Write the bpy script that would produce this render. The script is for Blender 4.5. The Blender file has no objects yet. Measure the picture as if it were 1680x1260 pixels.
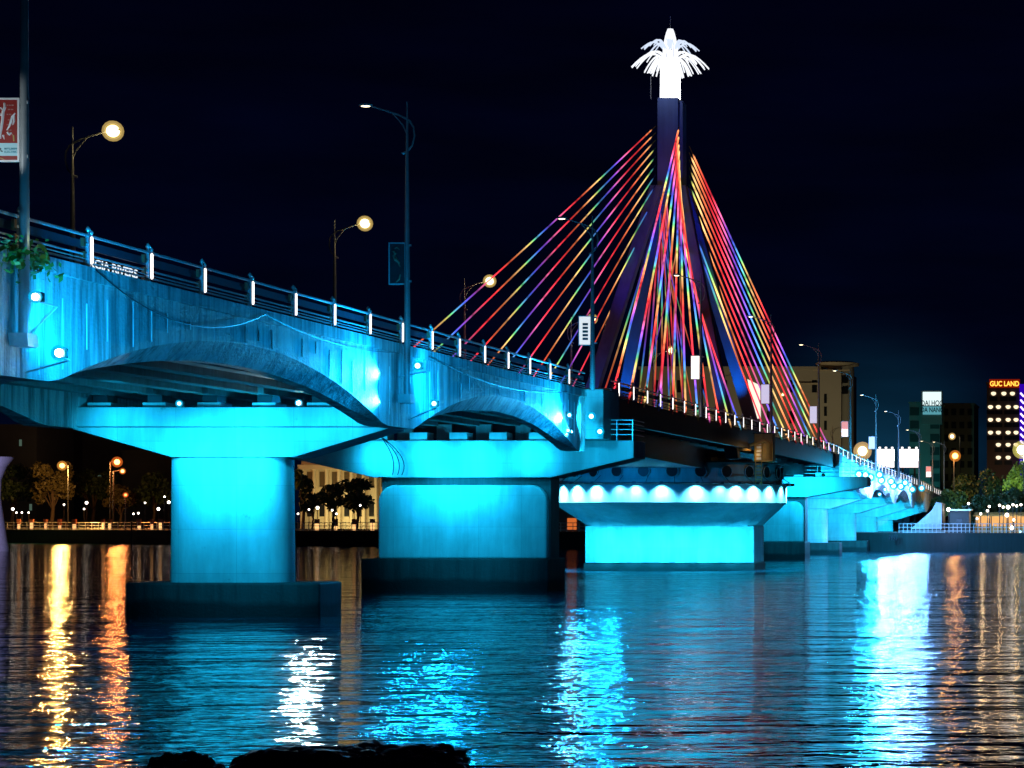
import bpy, math, random
from mathutils import Vector, Matrix
R = random.Random(7)
S = bpy.context.scene
COL = S.collection
PI = math.pi
# ------------------------------------------------------------------ camera
F = 3700.0; VX = 1834.0; VY = 855.0; H = 4.0      # focal length and vanishing point in photo pixels, eye height above the water
cd = bpy.data.cameras.new('camera'); cam = bpy.data.objects.new('camera', cd); COL.objects.link(cam)
cam.location = (0, 0, H); cam.rotation_euler = (PI/2, 0, 0)
cd.sensor_width = 36; cd.lens = 36*F/1680; cd.shift_x = (840-VX)/1680; cd.shift_y = (VY-630)/1680
cd.clip_start = 0.1; cd.clip_end = 6000
S.camera = cam
# ------------------------------------------------------------------ view, engine
S.view_settings.view_transform = 'Standard'; S.view_settings.look = 'None'
S.view_settings.exposure = 0; S.view_settings.gamma = 1
S.render.engine = 'CYCLES'
S.cycles.use_denoising = True
S.cycles.max_bounces = 5; S.cycles.diffuse_bounces = 2; S.cycles.glossy_bounces = 3
S.cycles.sample_clamp_indirect = 6; S.cycles.sample_clamp_direct = 0
S.cycles.caustics_reflective = False; S.cycles.caustics_refractive = False
# ------------------------------------------------------------------ night sky with the city's glow low over the far bank
W = bpy.data.worlds.new('World'); S.world = W; W.use_nodes = True
nt = W.node_tree; nt.nodes.clear()
def wn(t, **k):
    n = nt.nodes.new(t)
    for a, b in k.items(): setattr(n, a, b)
    return n
out = wn('ShaderNodeOutputWorld'); bg = wn('ShaderNodeBackground'); tc = wn('ShaderNodeTexCoord')
nrm = wn('ShaderNodeVectorMath', operation='NORMALIZE'); sep = wn('ShaderNodeSeparateXYZ')
nt.links.new(tc.outputs['Generated'], nrm.inputs[0]); nt.links.new(nrm.outputs[0], sep.inputs[0])
rz = wn('ShaderNodeValToRGB'); nt.links.new(sep.outputs['Z'], rz.inputs[0])
e = rz.color_ramp.elements
e[0].position = 0.0; e[0].color = (0.0006, 0.0025, 0.010, 1)
e[1].position = 0.30; e[1].color = (0.0002, 0.0002, 0.0033, 1)
m = rz.color_ramp.elements.new(0.06); m.color = (0.0003, 0.0009, 0.0065, 1)
dp = wn('ShaderNodeVectorMath', operation='DISTANCE'); dp.inputs[1].default_value = Vector((-0.108, 1, 0.02)).normalized()
nt.links.new(nrm.outputs[0], dp.inputs[0])
rg = wn('ShaderNodeMapRange'); rg.interpolation_type = 'SMOOTHERSTEP'
rg.inputs['From Min'].default_value = 0.0; rg.inputs['From Max'].default_value = 0.085
rg.inputs['To Min'].default_value = 1.0; rg.inputs['To Max'].default_value = 0.0
nt.links.new(dp.outputs['Value'], rg.inputs['Value'])
gl = wn('ShaderNodeMixRGB', blend_type='ADD'); gl.inputs['Color2'].default_value = (0.002, 0.020, 0.038, 1)
nt.links.new(rg.outputs[0], gl.inputs['Fac']); nt.links.new(rz.outputs[0], gl.inputs['Color1'])
cl = wn('ShaderNodeTexNoise'); cl.inputs['Scale'].default_value = 9; cl.inputs['Detail'].default_value = 4
mp = wn('ShaderNodeMapping'); mp.inputs['Scale'].default_value = (1, 1, 5)
nt.links.new(nrm.outputs[0], mp.inputs[0]); nt.links.new(mp.outputs[0], cl.inputs[0])
cr = wn('ShaderNodeMapRange'); cr.inputs['From Min'].default_value = .35; cr.inputs['From Max'].default_value = .75
cr.inputs['To Min'].default_value = .8; cr.inputs['To Max'].default_value = 1.5; nt.links.new(cl.outputs[0], cr.inputs['Value'])
nt.links.new(gl.outputs[0], bg.inputs['Color']); nt.links.new(cr.outputs[0], bg.inputs['Strength'])
nt.links.new(bg.outputs[0], out.inputs[0])

# ------------------------------------------------------------------ materials
MATS = {}
def mat(name):
    m = bpy.data.materials.new(name); m.use_nodes = True; MATS[name] = m
    n = m.node_tree; b = n.nodes['Principled BSDF']
    return m, n, b
def plain(name, col, rough=.6, metal=0, emit=None, es=0, noise=.25, nscale=3.0, bump=0.0):
    m, n, b = mat(name)
    b.inputs['Roughness'].default_value = rough; b.inputs['Metallic'].default_value = metal
    tx = n.nodes.new('ShaderNodeTexNoise'); tx.inputs['Scale'].default_value = nscale; tx.inputs['Detail'].default_value = 5
    g = n.nodes.new('ShaderNodeTexCoord'); n.links.new(g.outputs['Object'], tx.inputs['Vector'])
    mr = n.nodes.new('ShaderNodeMapRange'); mr.inputs['To Min'].default_value = 1-noise; mr.inputs['To Max'].default_value = 1+noise
    n.links.new(tx.outputs[0], mr.inputs['Value'])
    mx = n.nodes.new('ShaderNodeVectorMath'); mx.operation = 'SCALE'; mx.inputs[0].default_value = col[:3]
    n.links.new(mr.outputs[0], mx.inputs['Scale']); n.links.new(mx.outputs[0], b.inputs['Base Color'])
    if bump:
        bp = n.nodes.new('ShaderNodeBump'); bp.inputs['Strength'].default_value = bump; bp.inputs['Distance'].default_value = .05
        n.links.new(tx.outputs[0], bp.inputs['Height']); n.links.new(bp.outputs[0], b.inputs['Normal'])
    if emit:
        b.inputs['Emission Color'].default_value = (*emit, 1); b.inputs['Emission Strength'].default_value = es
    return m
def emis(name, col, s):
    m = bpy.data.materials.new(name); m.use_nodes = True; MATS[name] = m
    n = m.node_tree; n.nodes.clear(); o = n.nodes.new('ShaderNodeOutputMaterial'); e = n.nodes.new('ShaderNodeEmission')
    e.inputs[0].default_value = (*col, 1); e.inputs[1].default_value = s; n.links.new(e.outputs[0], o.inputs[0])
    return m
def concrete(name, base, streak=.35, rough=.62, sx=1.0, bump=.35, tide=False, spec=.5, con=1.0, panel=False):
    """weathered concrete: broad mottling, rain streaks running down, fine grain"""
    m, n, b = mat(name); L = n.links; N = n.nodes
    g = N.new('ShaderNodeTexCoord')
    a = N.new('ShaderNodeTexNoise'); a.inputs['Scale'].default_value = .45; a.inputs['Detail'].default_value = 6; L.new(g.outputs['Object'], a.inputs['Vector'])
    mp = N.new('ShaderNodeMapping'); mp.inputs['Scale'].default_value = (2.2*sx, 2.2*sx, .16); L.new(g.outputs['Object'], mp.inputs[0])
    s = N.new('ShaderNodeTexNoise'); s.inputs['Scale'].default_value = 1.0; s.inputs['Detail'].default_value = 7; s.inputs['Roughness'].default_value = .7; L.new(mp.outputs[0], s.inputs['Vector'])
    f = N.new('ShaderNodeTexNoise'); f.inputs['Scale'].default_value = 9; f.inputs['Detail'].default_value = 4; L.new(g.outputs['Object'], f.inputs['Vector'])
    r1 = N.new('ShaderNodeMapRange'); r1.inputs['From Min'].default_value = .3; r1.inputs['From Max'].default_value = .7; r1.inputs['To Min'].default_value = .78; r1.inputs['To Max'].default_value = 1.12; L.new(a.outputs[0], r1.inputs['Value'])
    r2 = N.new('ShaderNodeMapRange'); r2.inputs['From Min'].default_value = .49-.13*con; r2.inputs['From Max'].default_value = .49+.13*con; r2.inputs['To Min'].default_value = 1-streak; r2.inputs['To Max'].default_value = 1.1; L.new(s.outputs[0], r2.inputs['Value'])
    mu = N.new('ShaderNodeMath'); mu.operation = 'MULTIPLY'; L.new(r1.outputs[0], mu.inputs[0]); L.new(r2.outputs[0], mu.inputs[1])
    last = mu
    if panel:
        bk = N.new('ShaderNodeTexBrick'); bk.offset = 0; bk.inputs['Scale'].default_value = 1.0; bk.inputs['Brick Width'].default_value = 2.44; bk.inputs['Row Height'].default_value = 1.83
        bk.inputs['Mortar Size'].default_value = .012; bk.inputs['Mortar Smooth'].default_value = .6; bk.inputs['Color1'].default_value = (1, 1, 1, 1); bk.inputs['Color2'].default_value = (.9, .9, .9, 1); bk.inputs['Mortar'].default_value = (.62, .62, .62, 1)
        sx_ = N.new('ShaderNodeSeparateXYZ'); cx_ = N.new('ShaderNodeCombineXYZ'); gg = N.new('ShaderNodeNewGeometry'); L.new(gg.outputs['Position'], sx_.inputs[0]); L.new(sx_.outputs['X'], cx_.inputs['X']); L.new(sx_.outputs['Z'], cx_.inputs['Y']); L.new(cx_.outputs[0], bk.inputs['Vector'])
        sp_ = N.new('ShaderNodeTexNoise'); sp_.inputs['Scale'].default_value = 1.3; sp_.inputs['Detail'].default_value = 8; sp_.inputs['Roughness'].default_value = .75; L.new(g.outputs['Object'], sp_.inputs['Vector'])
        rs = N.new('ShaderNodeMapRange'); rs.inputs['From Min'].default_value = .62; rs.inputs['From Max'].default_value = .72; rs.inputs['To Min'].default_value = 1; rs.inputs['To Max'].default_value = .55; L.new(sp_.outputs[0], rs.inputs['Value'])
        q1 = N.new('ShaderNodeMath'); q1.operation = 'MULTIPLY'; L.new(mu.outputs[0], q1.inputs[0]); L.new(bk.outputs['Color'], q1.inputs[1])
        q2 = N.new('ShaderNodeMath'); q2.operation = 'MULTIPLY'; L.new(q1.outputs[0], q2.inputs[0]); L.new(rs.outputs[0], q2.inputs[1]); mu = last = q2
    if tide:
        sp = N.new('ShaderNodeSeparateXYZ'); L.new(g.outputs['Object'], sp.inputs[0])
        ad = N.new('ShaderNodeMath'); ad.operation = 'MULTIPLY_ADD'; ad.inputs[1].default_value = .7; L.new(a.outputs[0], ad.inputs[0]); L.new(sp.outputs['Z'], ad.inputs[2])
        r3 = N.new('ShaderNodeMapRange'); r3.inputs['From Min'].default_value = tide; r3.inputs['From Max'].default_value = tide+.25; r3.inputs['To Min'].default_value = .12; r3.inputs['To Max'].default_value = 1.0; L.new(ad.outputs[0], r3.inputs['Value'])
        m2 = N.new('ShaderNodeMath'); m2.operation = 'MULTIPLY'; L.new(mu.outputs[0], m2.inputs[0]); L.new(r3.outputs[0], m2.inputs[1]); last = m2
    sc = N.new('ShaderNodeVectorMath'); sc.operation = 'SCALE'; sc.inputs[0].default_value = base; L.new(last.outputs[0], sc.inputs['Scale'])
    L.new(sc.outputs[0], b.inputs['Base Color'])
    b.inputs['Roughness'].default_value = rough; b.inputs['Specular IOR Level'].default_value = spec
    h = N.new('ShaderNodeMath'); h.operation = 'ADD'; L.new(s.outputs[0], h.inputs[0]); L.new(f.outputs[0], h.inputs[1])
    bp = N.new('ShaderNodeBump'); bp.inputs['Strength'].default_value = bump; bp.inputs['Distance'].default_value = .06; L.new(h.outputs[0], bp.inputs['Height']); L.new(bp.outputs[0], b.inputs['Normal'])
    return m
CON = concrete('weathered_concrete', (.54, .54, .52), .62, bump=.7, con=.65)
CONP = concrete('pier_concrete', (.6, .6,   .58), .2, sx=.6, bump=.15, con=1.1, panel=True)
CONB = concrete('stained_pier_back', (.07, .07, .068), .4)  # much darker concrete for the column body behind its face
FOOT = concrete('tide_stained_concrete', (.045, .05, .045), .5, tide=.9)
GLINT = plain('lime_joint', (.85, .85, .83), .3, nscale=2.2, noise=.4)  # pale wall ribs: floodlight glints put into the colour
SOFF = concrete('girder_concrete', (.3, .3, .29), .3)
STEEL = plain('galvanised_steel', (.7, .7, .7), .35, .35, nscale=8, noise=.2)
POLE = plain('painted_lamp_pole', (.42, .45, .45), .4, .35, nscale=4)
DARK = plain('dark_steel', (.05, .05, .055), .45, .6)
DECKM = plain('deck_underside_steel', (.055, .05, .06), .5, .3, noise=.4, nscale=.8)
ASPH = plain('asphalt', (.05, .05, .05), .85, nscale=20)
PYL = concrete('pylon_concrete', (.13, .13, .15), .15, bump=.1)
BRASS = plain('stainless_finial', (.9, .88, .8), .2, .4)
BROWN = plain('brown_bracket', (.28, .13, .06), .5, .1)
TUBE = emis('white_led_tube', (1, .92, .86), 2.6)
WARM = emis('sodium_lamp', (1, .80, .36), 9)
WARMDIM = emis('dim_warm_lamp', (1, .82, .5), 5)
CYL = emis('cyan_flood_lens', (.45, .95, 1), 14)
CYL2 = emis('cyan_far_flood_lens', (.30, .85, 1), 24)
def halo_shell(name, col, s, a):
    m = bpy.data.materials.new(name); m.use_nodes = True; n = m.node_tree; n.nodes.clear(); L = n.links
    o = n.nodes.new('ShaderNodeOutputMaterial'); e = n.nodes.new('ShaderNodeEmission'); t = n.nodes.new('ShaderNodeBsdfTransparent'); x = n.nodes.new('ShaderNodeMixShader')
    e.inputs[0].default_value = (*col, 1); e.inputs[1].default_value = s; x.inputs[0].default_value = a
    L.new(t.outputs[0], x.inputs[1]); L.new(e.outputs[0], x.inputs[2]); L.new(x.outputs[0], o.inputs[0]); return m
HALOC = halo_shell('frosted_cyan_glass', (.0, .55, 1), 1.0, .6); HALOY = halo_shell('frosted_yellow_glass', (1, .68, .2), .8, .3)  # see-through glowing shells: lamp halos put into shape and colour
CROWN = emis('crown_neon_white', (.88, .92, 1), 9)
CROWN2 = emis('crown_neon_blueish', (.7, .8, 1), 1.05); CROWN3 = emis('crown_neon_soft', (.9, .93, 1), 1.25)
WHITEL = emis('white_globe_light', (1, .88, .72), 9)
ORAL = emis('orange_street_light', (1, .36, .06), 90)
BARK = plain('bark', (.09, .06, .04), .9, noise=.4, bump=.4)
def leafmat(name, c):
    m = plain(name, c, .55, noise=.5, nscale=.9); return m
LEAF = leafmat('dark_leaf', (.05, .09, .03)); LEAF2 = leafmat('bright_leaf', (.12, .2, .04)); LEAF3 = leafmat('rusty_leaf', (.11, .09, .035))
CREAM = plain('cream_render', (.62, .54, .38), .8, nscale=.5, noise=.12)
BEIGE = plain('beige_hotel_render', (.5, .47, .38), .8, nscale=.1, noise=.12)
GLASSD = plain('dark_window_glass', (.015, .017, .02), .15)
TEALW = plain('grey_green_tower_wall', (.25, .33, .33), .7, nscale=.2)
DARKW = plain('dark_tower_wall', (.10, .085, .075), .7, nscale=.3)
ROCK = plain('wet_black_rock', (.035, .035, .033), .55, noise=.5, nscale=2.5, bump=1.0)
RED = plain('red_print', (.30, .02, .015), .5, noise=.1)
WHITE = plain('white_print', (.8, .8, .78), .5, noise=.05)
PALEC = plain('pale_cyan_print', (.45, .75, .8), .5, noise=.05)
BLACK = plain('black_print', (.02, .02, .02), .5)
TEALP = plain('teal_print', (.05, .3, .38), .5)
DTEAL = plain('dark_teal_print', (.02, .06, .07), .45, noise=.6, nscale=2)
GOLD = plain('gold_print', (.55, .42, .15), .5)
HEDGE = leafmat('hedge_leaf', (.05, .10, .03))
PAVE = plain('bank_paving', (.16, .15, .14), .8, nscale=.5)
YEL = plain('yellow_steel', (.55, .38, .12), .5, .2)
# water -------------------------------------------------------------
def water_mat():
    m, n, b = mat('river_water'); L = n.links; N = n.nodes
    b.inputs['Base Color'].default_value = (.005, .085, .13, 1); b.inputs['Roughness'].default_value = .06
    b.inputs['IOR'].default_value = 2.2
    g = N.new('ShaderNodeTexCoord')
    def wave(sc, mapx, mapy, det, amt, rough=.55, dist=0):
        mp = N.new('ShaderNodeMapping'); mp.inputs['Scale'].default_value = (mapx, mapy, 1); mp.inputs['Rotation'].default_value = (0, 0, .05)
        L.new(g.outputs['Object'], mp.inputs[0])
        t = N.new('ShaderNodeTexNoise'); t.inputs['Scale'].default_value = sc; t.inputs['Detail'].default_value = det; t.inputs['Roughness'].default_value = rough
        t.inputs['Distortion'].default_value = dist
        L.new(mp.outputs[0], t.inputs['Vector'])
        mu = N.new('ShaderNodeMath'); mu.operation = 'MULTIPLY'; mu.inputs[1].default_value = amt; L.new(t.outputs[0], mu.inputs[0]); return mu
    w = [wave(.22, .55, 1.0, 2, 0.50), wave(1.0, .42, 1.0, 3, .22, dist=.3), wave(3.4, .4, 1.0, 2, .045, dist=.3)]
    a = N.new('ShaderNodeMath'); L.new(w[0].outputs[0], a.inputs[0]); L.new(w[1].outputs[0], a.inputs[1])
    c = N.new('ShaderNodeMath'); L.new(a.outputs[0], c.inputs[0]); L.new(w[2].outputs[0], c.inputs[1])
    bp = N.new('ShaderNodeBump'); bp.inputs['Strength'].default_value = 1.0; bp.inputs['Distance'].default_value = WAVE
    L.new(c.outputs[0], bp.inputs['Height']); L.new(bp.outputs[0], b.inputs['Normal'])
    return m
WAVE = .74
WATER = water_mat()
# ------------------------------------------------------------------ mesh helpers
class MB:
    def __init__(s): s.v = []; s.f = []
    def add(s, vs, fs):
        o = len(s.v); s.v += [tuple(v) for v in vs]; s.f += [tuple(i+o for i in f) for f in fs]; return s
    def box(s, x0, x1, y0, y1, z0, z1):
        vs = [(x, y, z) for z in (z0, z1) for y in (y0, y1) for x in (x0, x1)]
        return s.add(vs, [(0, 2, 3, 1), (4, 5, 7, 6), (0, 1, 5, 4), (2, 6, 7, 3), (0, 4, 6, 2), (1, 3, 7, 5)])
    def prism(s, pts, axis, a, b):
        """closed outline in the two other axes, extruded along axis from a to b"""
        n = len(pts)
        def P(p, t):
            return (t, p[0], p[1]) if axis == 'x' else (p[0], t, p[1]) if axis == 'y' else (p[0], p[1], t)
        vs = [P(p, a) for p in pts] + [P(p, b) for p in pts]
        return s.add(vs, [tuple(range(n)), tuple(range(2*n-1, n-1, -1))] + [(i, i+n, (i+1) % n + n, (i+1) % n) for i in range(n)])
    def tube(s, pts, r, n=8, caps=True):
        pts = [Vector(p) for p in pts]; rr = r if isinstance(r, (list, tuple)) else [r]*len(pts)
        vs = []; prev = None
        for i, p in enumerate(pts):
            d = (pts[min(i+1, len(pts)-1)] - pts[max(i-1, 0)]).normalized()
            u = prev if prev is not None else (Vector((0, 0, 1)) if abs(d.z) < .9 else Vector((1, 0, 0)))
            u = (u - d*u.dot(d)).normalized(); prev = u; w = d.cross(u)
            vs += [p + (u*math.cos(2*PI*k/n) + w*math.sin(2*PI*k/n))*rr[i] for k in range(n)]
        fs = [(i*n+k, i*n+(k+1) % n, (i+1)*n+(k+1) % n, (i+1)*n+k) for i in range(len(pts)-1) for k in range(n)]
        if caps: fs += [tuple(range(n-1, -1, -1)), tuple((len(pts)-1)*n+k for k in range(n))]
        return s.add(vs, fs)
    def lathe(s, prof, c=(0, 0, 0), n=16, sy=1.0):
        """prof: (radius, z) pairs"""
        vs = [(c[0]+r*math.cos(2*PI*k/n), c[1]+sy*r*math.sin(2*PI*k/n), c[2]+z) for r, z in prof for k in range(n)]
        fs = [(i*n+k, i*n+(k+1) % n, (i+1)*n+(k+1) % n, (i+1)*n+k) for i in range(len(prof)-1) for k in range(n)]
        fs += [tuple(range(n-1, -1, -1)), tuple((len(prof)-1)*n+k for k in range(n))]
        return s.add(vs, fs)
    def ball(s, c, r, n=12, rz=None, ry=None):
        rz = rz or r; ry = ry or r
        return s.lathe([(max(r*math.sin(PI*i/8), r*.02), -rz*math.cos(PI*i/8)) for i in range(9)], c, n, ry/r)
    def build(s, name, m, parent=None, smooth=False, bevel=0, loc=None):
        me = bpy.data.meshes.new(name)
        off = Vector(loc) if loc is not None else (world_of(parent) if parent else Vector((0, 0, 0)))
        me.from_pydata([Vector(v)-off for v in s.v], [], s.f); me.update()
        me.materials.append(m)
        if smooth:
            for p in me.polygons: p.use_smooth = True
        o = bpy.data.objects.new(name, me); COL.objects.link(o)
        if parent: o.parent = parent
        elif loc is not None: o.location = loc
        if bevel:
            b = o.modifiers.new('bevel', 'BEVEL'); b.width = bevel; b.segments = 2; b.limit_method = 'ANGLE'
        if smooth:
            try: me.set_sharp_from_angle(angle=math.radians(40))
            except Exception: pass
        return o
def world_of(o):
    v = Vector((0, 0, 0))
    while o: v += o.location; o = o.parent
    return v
def tag(o, label, cat, group=None):
    o['label'] = label; o['category'] = cat
    if group: o['group'] = group
    return o
def thing(name, label, cat, loc, group=None):
    o = bpy.data.objects.new(name, None); COL.objects.link(o); o.location = loc; o.empty_display_size = .3
    return tag(o, label, cat, group)
def struct(o): o['kind'] = 'structure'; return o
def dup(root, loc, label, rot=None, parent=None):
    def cp(o, par):
        c = o.copy(); COL.objects.link(c); c.parent = par
        for ch in list(o.children): cp(ch, c)
        return c
    c = cp(root, parent); c.location = loc
    if rot is not None: c.rotation_euler = (0, 0, rot)
    c['label'] = label; return c
def at(px, py, Y): return Vector(((px-VX)/F*Y, Y, H-(py-VY)/F*Y))
def text(s, size, m, name, parent, loc, rot, ext=.01, align='LEFT', sx=1.0):
    c = bpy.data.curves.new(name, 'FONT'); c.body = s; c.size = size; c.extrude = ext; c.align_x = align; c.offset = size*.018
    t = bpy.data.objects.new(name, c); COL.objects.link(t)
    dg = bpy.context.evaluated_depsgraph_get(); me = bpy.data.meshes.new_from_object(t.evaluated_get(dg))
    bpy.data.objects.remove(t)
    o = bpy.data.objects.new(name, me); COL.objects.link(o); me.materials.clear(); me.materials.append(m)
    o.parent = parent; o.location = Vector(loc) - world_of(parent); o.rotation_euler = rot; o.scale = (sx, 1, 1)
    return o
PW = {'side_flood': .62, 'block_flood': .7, 'pilaster_flood': .3, 'pier_flood': .30, 'base_flood': 5.0, 'bowl_flood': .35, 'drum_flood': .6, 'drum_downlight': 5.0, 'soffit_flood': .35,
      'pylon_wash': .75, 'crown_light': .12, 'lamp_light': .06, 'hotel_wash': .16, 'villa_wash': .16, 'tower_wash': .12, 'bank_lamp_light': .05, 'work_lamp': .12, 'far_flood': .42, 'quay_flood': .1, 'abutment_flood': .6, 'stall_lamp': .2}
def spot(name, loc, target, power, col, angle=100, blend=.8, r=.15):
    power *= PW.get(name, 1)
    l = bpy.data.lights.new(name, 'SPOT'); l.energy = power; l.color = col; l.spot_size = math.radians(angle); l.spot_blend = blend; l.shadow_soft_size = r
    o = bpy.data.objects.new(name, l); COL.objects.link(o); o.location = loc
    o.rotation_euler = (Vector(target)-Vector(loc)).to_track_quat('-Z', 'Y').to_euler(); return o
def point(name, loc, power, col, r=.15):
    power *= PW.get(name, 1)
    l = bpy.data.lights.new(name, 'POINT'); l.energy = power; l.color = col; l.shadow_soft_size = r
    o = bpy.data.objects.new(name, l); COL.objects.link(o); o.location = loc; return o
CY = (.006, .52, 1.0); CYS = (.003, .38, 1.0); BL = (.0, .07, 1.0)

# ------------------------------------------------------------------ bridge measures
XR = -29.45; XL = -44.1; XC = -36.8
ZK = [(0, 11.27), (215, 11.27), (235, 11.05), (255, 10.35), (279, 9.95), (300, 9.7), (336, 9.1), (383, 7.9), (430, 6.6)]
def zc(y):
    for (a, p), (b, q) in zip(ZK, ZK[1:]):
        if y <= b: return p+(q-p)*(y-a)/(b-a)
    return ZK[-1][1]
DROP = 11.27-7.85
# ------------------------------------------------------------------ setting
w = MB().add([(-900, -60, 0), (900, -60, 0), (900, 1500, 0), (-900, 1500, 0)], [(0, 1, 2, 3)]).build('water', WATER); struct(w)
rb = MB().add([(-3000, -400, -4), (3000, -400, -4), (3000, 3500, -4), (-3000, 3500, -4)], [(0, 1, 2, 3)]).build('riverbed', PAVE); struct(rb)
BK = [(-900, 920), (-215, 424), (-125, 361), (-42, 302), (-20, 296), (12, 292), (300, 285)]
def bank_y(x):
    for (a, p), (b, q) in zip(BK, BK[1:]):
        if x <= b: return p+(q-p)*(x-a)/(b-a)
    return BK[-1][1]
GZ = 2.45
g = MB(); n = len(BK)
g.add([(x, y, GZ) for x, y in BK] + [(x, 3400, GZ) for x, y in BK], [(i, i+1, i+1+n, i+n) for i in range(n-1)])
struct(g.build('ground', PAVE))
g = MB(); g.add([(x, y, -3) for x, y in BK] + [(x, y, GZ) for x, y in BK], [(i, i+1, i+1+n, i+n) for i in range(n-1)])
struct(g.build('embankment', concrete('quay_wall', (.015, .016, .016), .5)))

# ------------------------------------------------------------------ spans
strips = []
def fascia(mb, x, sgn, y0, y1, foot, ribs=True, far=False):
    """side wall with an arched lower edge; sgn=+1 faces +X. The arch has an inward-leaning hood below its upper curve"""
    N = 40
    ys = [y0 + (y1-y0)*i/N for i in range(N+1)]
    a0 = y0+foot; a1 = y1-foot; cy = (a0+a1)/2; hf = (a1-a0)/2
    def q(y): t = (y-cy)/hf; return max(0, 1-t*t)
    up = [(y, zc(y)-DROP+2.12*q(y)) for y in ys]; lo = [(y, zc(y)-DROP+1.42*q(y)) for y in ys]
    xi = x - sgn*.48*1.0; xb = x - sgn*.95
    vs = []
    for i, y in enumerate(ys):
        k = q(y); xh = x - sgn*.48*min(1, k*3)
        vs += [(x, y, zc(y)-.40), (x, y, up[i][1]), (xh, y, lo[i][1]), (xb, y, lo[i][1]), (xb, y, zc(y)-.40)]
    fs = []
    for i in range(N):
        for k in range(5):
            fs.append((i*5+k, i*5+(k+1) % 5, (i+1)*5+(k+1) % 5, (i+1)*5+k))
    fs += [(0, 1, 2, 3, 4), tuple(N*5+k for k in (4, 3, 2, 1, 0))]
    mb.add(vs, fs)
    if ribs:
        yy = y0+foot*.5
        while yy < y1-foot*.5:
            zt = zc(yy)-.62-R.random()*.5; zb_ = zc(yy)-DROP+2.12*q(yy)
            if R.random() < .85: strips.append((*sorted((x+sgn*.001, x+sgn*.022)), yy, yy+.04, zb_+R.random()*.6, zt))
            yy += 1.15+R.random()*.6
def span(y0, y1, foot, label, near=True, block=None):
    t = thing('approach_span', label, 'bridge span', (XC, (y0+y1)/2, zc((y0+y1)/2)), 'arched approach spans of the bridge')
    m = MB(); strips.clear(); fascia(m, XR, 1, y0+.01, y1-.01, foot, near); m.build('side_wall', CON, t)
    for b_ in strips: MB().box(*b_).build('joint_strip', GLINT, t)
    m = MB(); fascia(m, XL, -1, y0+.01, y1-.01, foot, False); m.build('side_wall', CON, t)
    # coping along the deck edge
    def strip(x0, x1, za, zb, name, mt):
        N = 12; m = MB()
        ys = [y0+(y1-y0)*i/N for i in range(N+1)]
        for a, b in zip(ys, ys[1:]):
            m.add([(x, y, zc(y)+z) for y in (a, b) for z in (za, zb) for x in (x0, x1)], [(0, 1, 3, 2), (4, 6, 7, 5), (0, 4, 5, 1), (2, 3, 7, 6), (0, 2, 6, 4), (1, 5, 7, 3)])
        return m.build(name, mt, t)
    strip(XR-.32, XR+.10, -.42, 0.0, 'coping', CON); strip(XL-.10, XL+.32, -.42, 0.0, 'coping', CON)
    strip(XL+.33, XR-.33, -.62, -.30, 'deck', ASPH)
    for k in range(6):
        gx = XL+1.75+k*2.28
        m = MB()
        ya, yb = y0+.3, y1-.3
        m.box(gx-.32, gx+.32, ya, yb, min(zc(ya), zc(yb))-2.02, min(zc(ya), zc(yb))-1.72)
        m.box(gx-.12, gx+.12, ya, yb, min(zc(ya), zc(yb))-1.72, min(zc(ya), zc(yb))-.62)
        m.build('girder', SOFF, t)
    if near:
        for yd in (y0+3.2, (y0+y1)/2, y1-3.2):
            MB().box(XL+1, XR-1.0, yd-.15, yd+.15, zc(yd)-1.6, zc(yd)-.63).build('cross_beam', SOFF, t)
    return t
RAILP = plain('blue_painted_rail', (.05, .09, .13), .35, .3)
def post(y, parent, x=XR, first=[None]):
    z = zc(y)
    if first[0] is None:
        m = MB(); m.box(-.05, .05, -.05, .05, -.25, .98); m.box(-.055, .02, -.2, -.05, .02, .10); m.box(-.055, .02, -.2, -.05, .30, .38); m.box(-.055, .02, -.2, -.05, .58, .66)
        p = m.build('railing_post', STEEL, None, loc=(0, 0, 0)); p0 = p
        f = MB(); f.lathe([(.03, .98), (.035, 1.0), (.075, 1.04), (.08, 1.08), (.05, 1.13), (.02, 1.17)], n=10); f.lathe([(.03, .86), (.06, .9), (.065, .95), (.03, 1.0)], (0.02, .16, .06), n=10)
        f.tube([(0, 0, .9), (0, .16, .92)], .025, 6)
        f.build('finial', BRASS, p, smooth=True)
        l = MB(); l.lathe([(.02, .1), (.05, .13), (.05, .86), (.02, .89)], (.03, .17, 0), n=10); l.build('light_tube', TUBE, p, smooth=True)
        b = MB(); b.box(-.06, .03, -.34, -.2, .0, .14); b.box(-.06, .03, -.34, -.2, .22, .42); b.box(-.06, .03, -.34, -.2, .56, .8); b.build('bracket', BROWN, p)
        p.parent = parent; p.location = Vector((x-.02, y, z)) - world_of(parent); first[0] = p; return p
    s = first[0]; p = s.copy(); COL.objects.link(p); p.parent = parent; p.location = Vector((x-.02, y, z)) - world_of(parent)
    for ch in list(s.children):
        c = ch.copy(); COL.objects.link(c); c.parent = p
    return p
def rails(y0, y1, parent, x=XR, lows=True):
    ys = [y0+(y1-y0)*i/6 for i in range(7)]
    m = MB()
    for a_, b_ in zip(ys, ys[1:]):
        m.add([(x+dx, y, zc(y)+h) for y in (a_, b_) for h in (.50, .74) for dx in (-.10, -.07)], [(0, 1, 3, 2), (4, 6, 7, 5), (0, 4, 5, 1), (2, 3, 7, 6), (0, 2, 6, 4), (1, 5, 7, 3)])
    m.build('rail_plate', RAILP, parent)
    for h, r in ((.90, .05), (.34, .032), (.22, .02), (.12, .032)):
        MB().tube([(x-.02, y, zc(y)+h) for y in ys], r, 6).build('handrail', STEEL, parent, smooth=True)
N0 = 15.05; SP = 4.02
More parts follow.
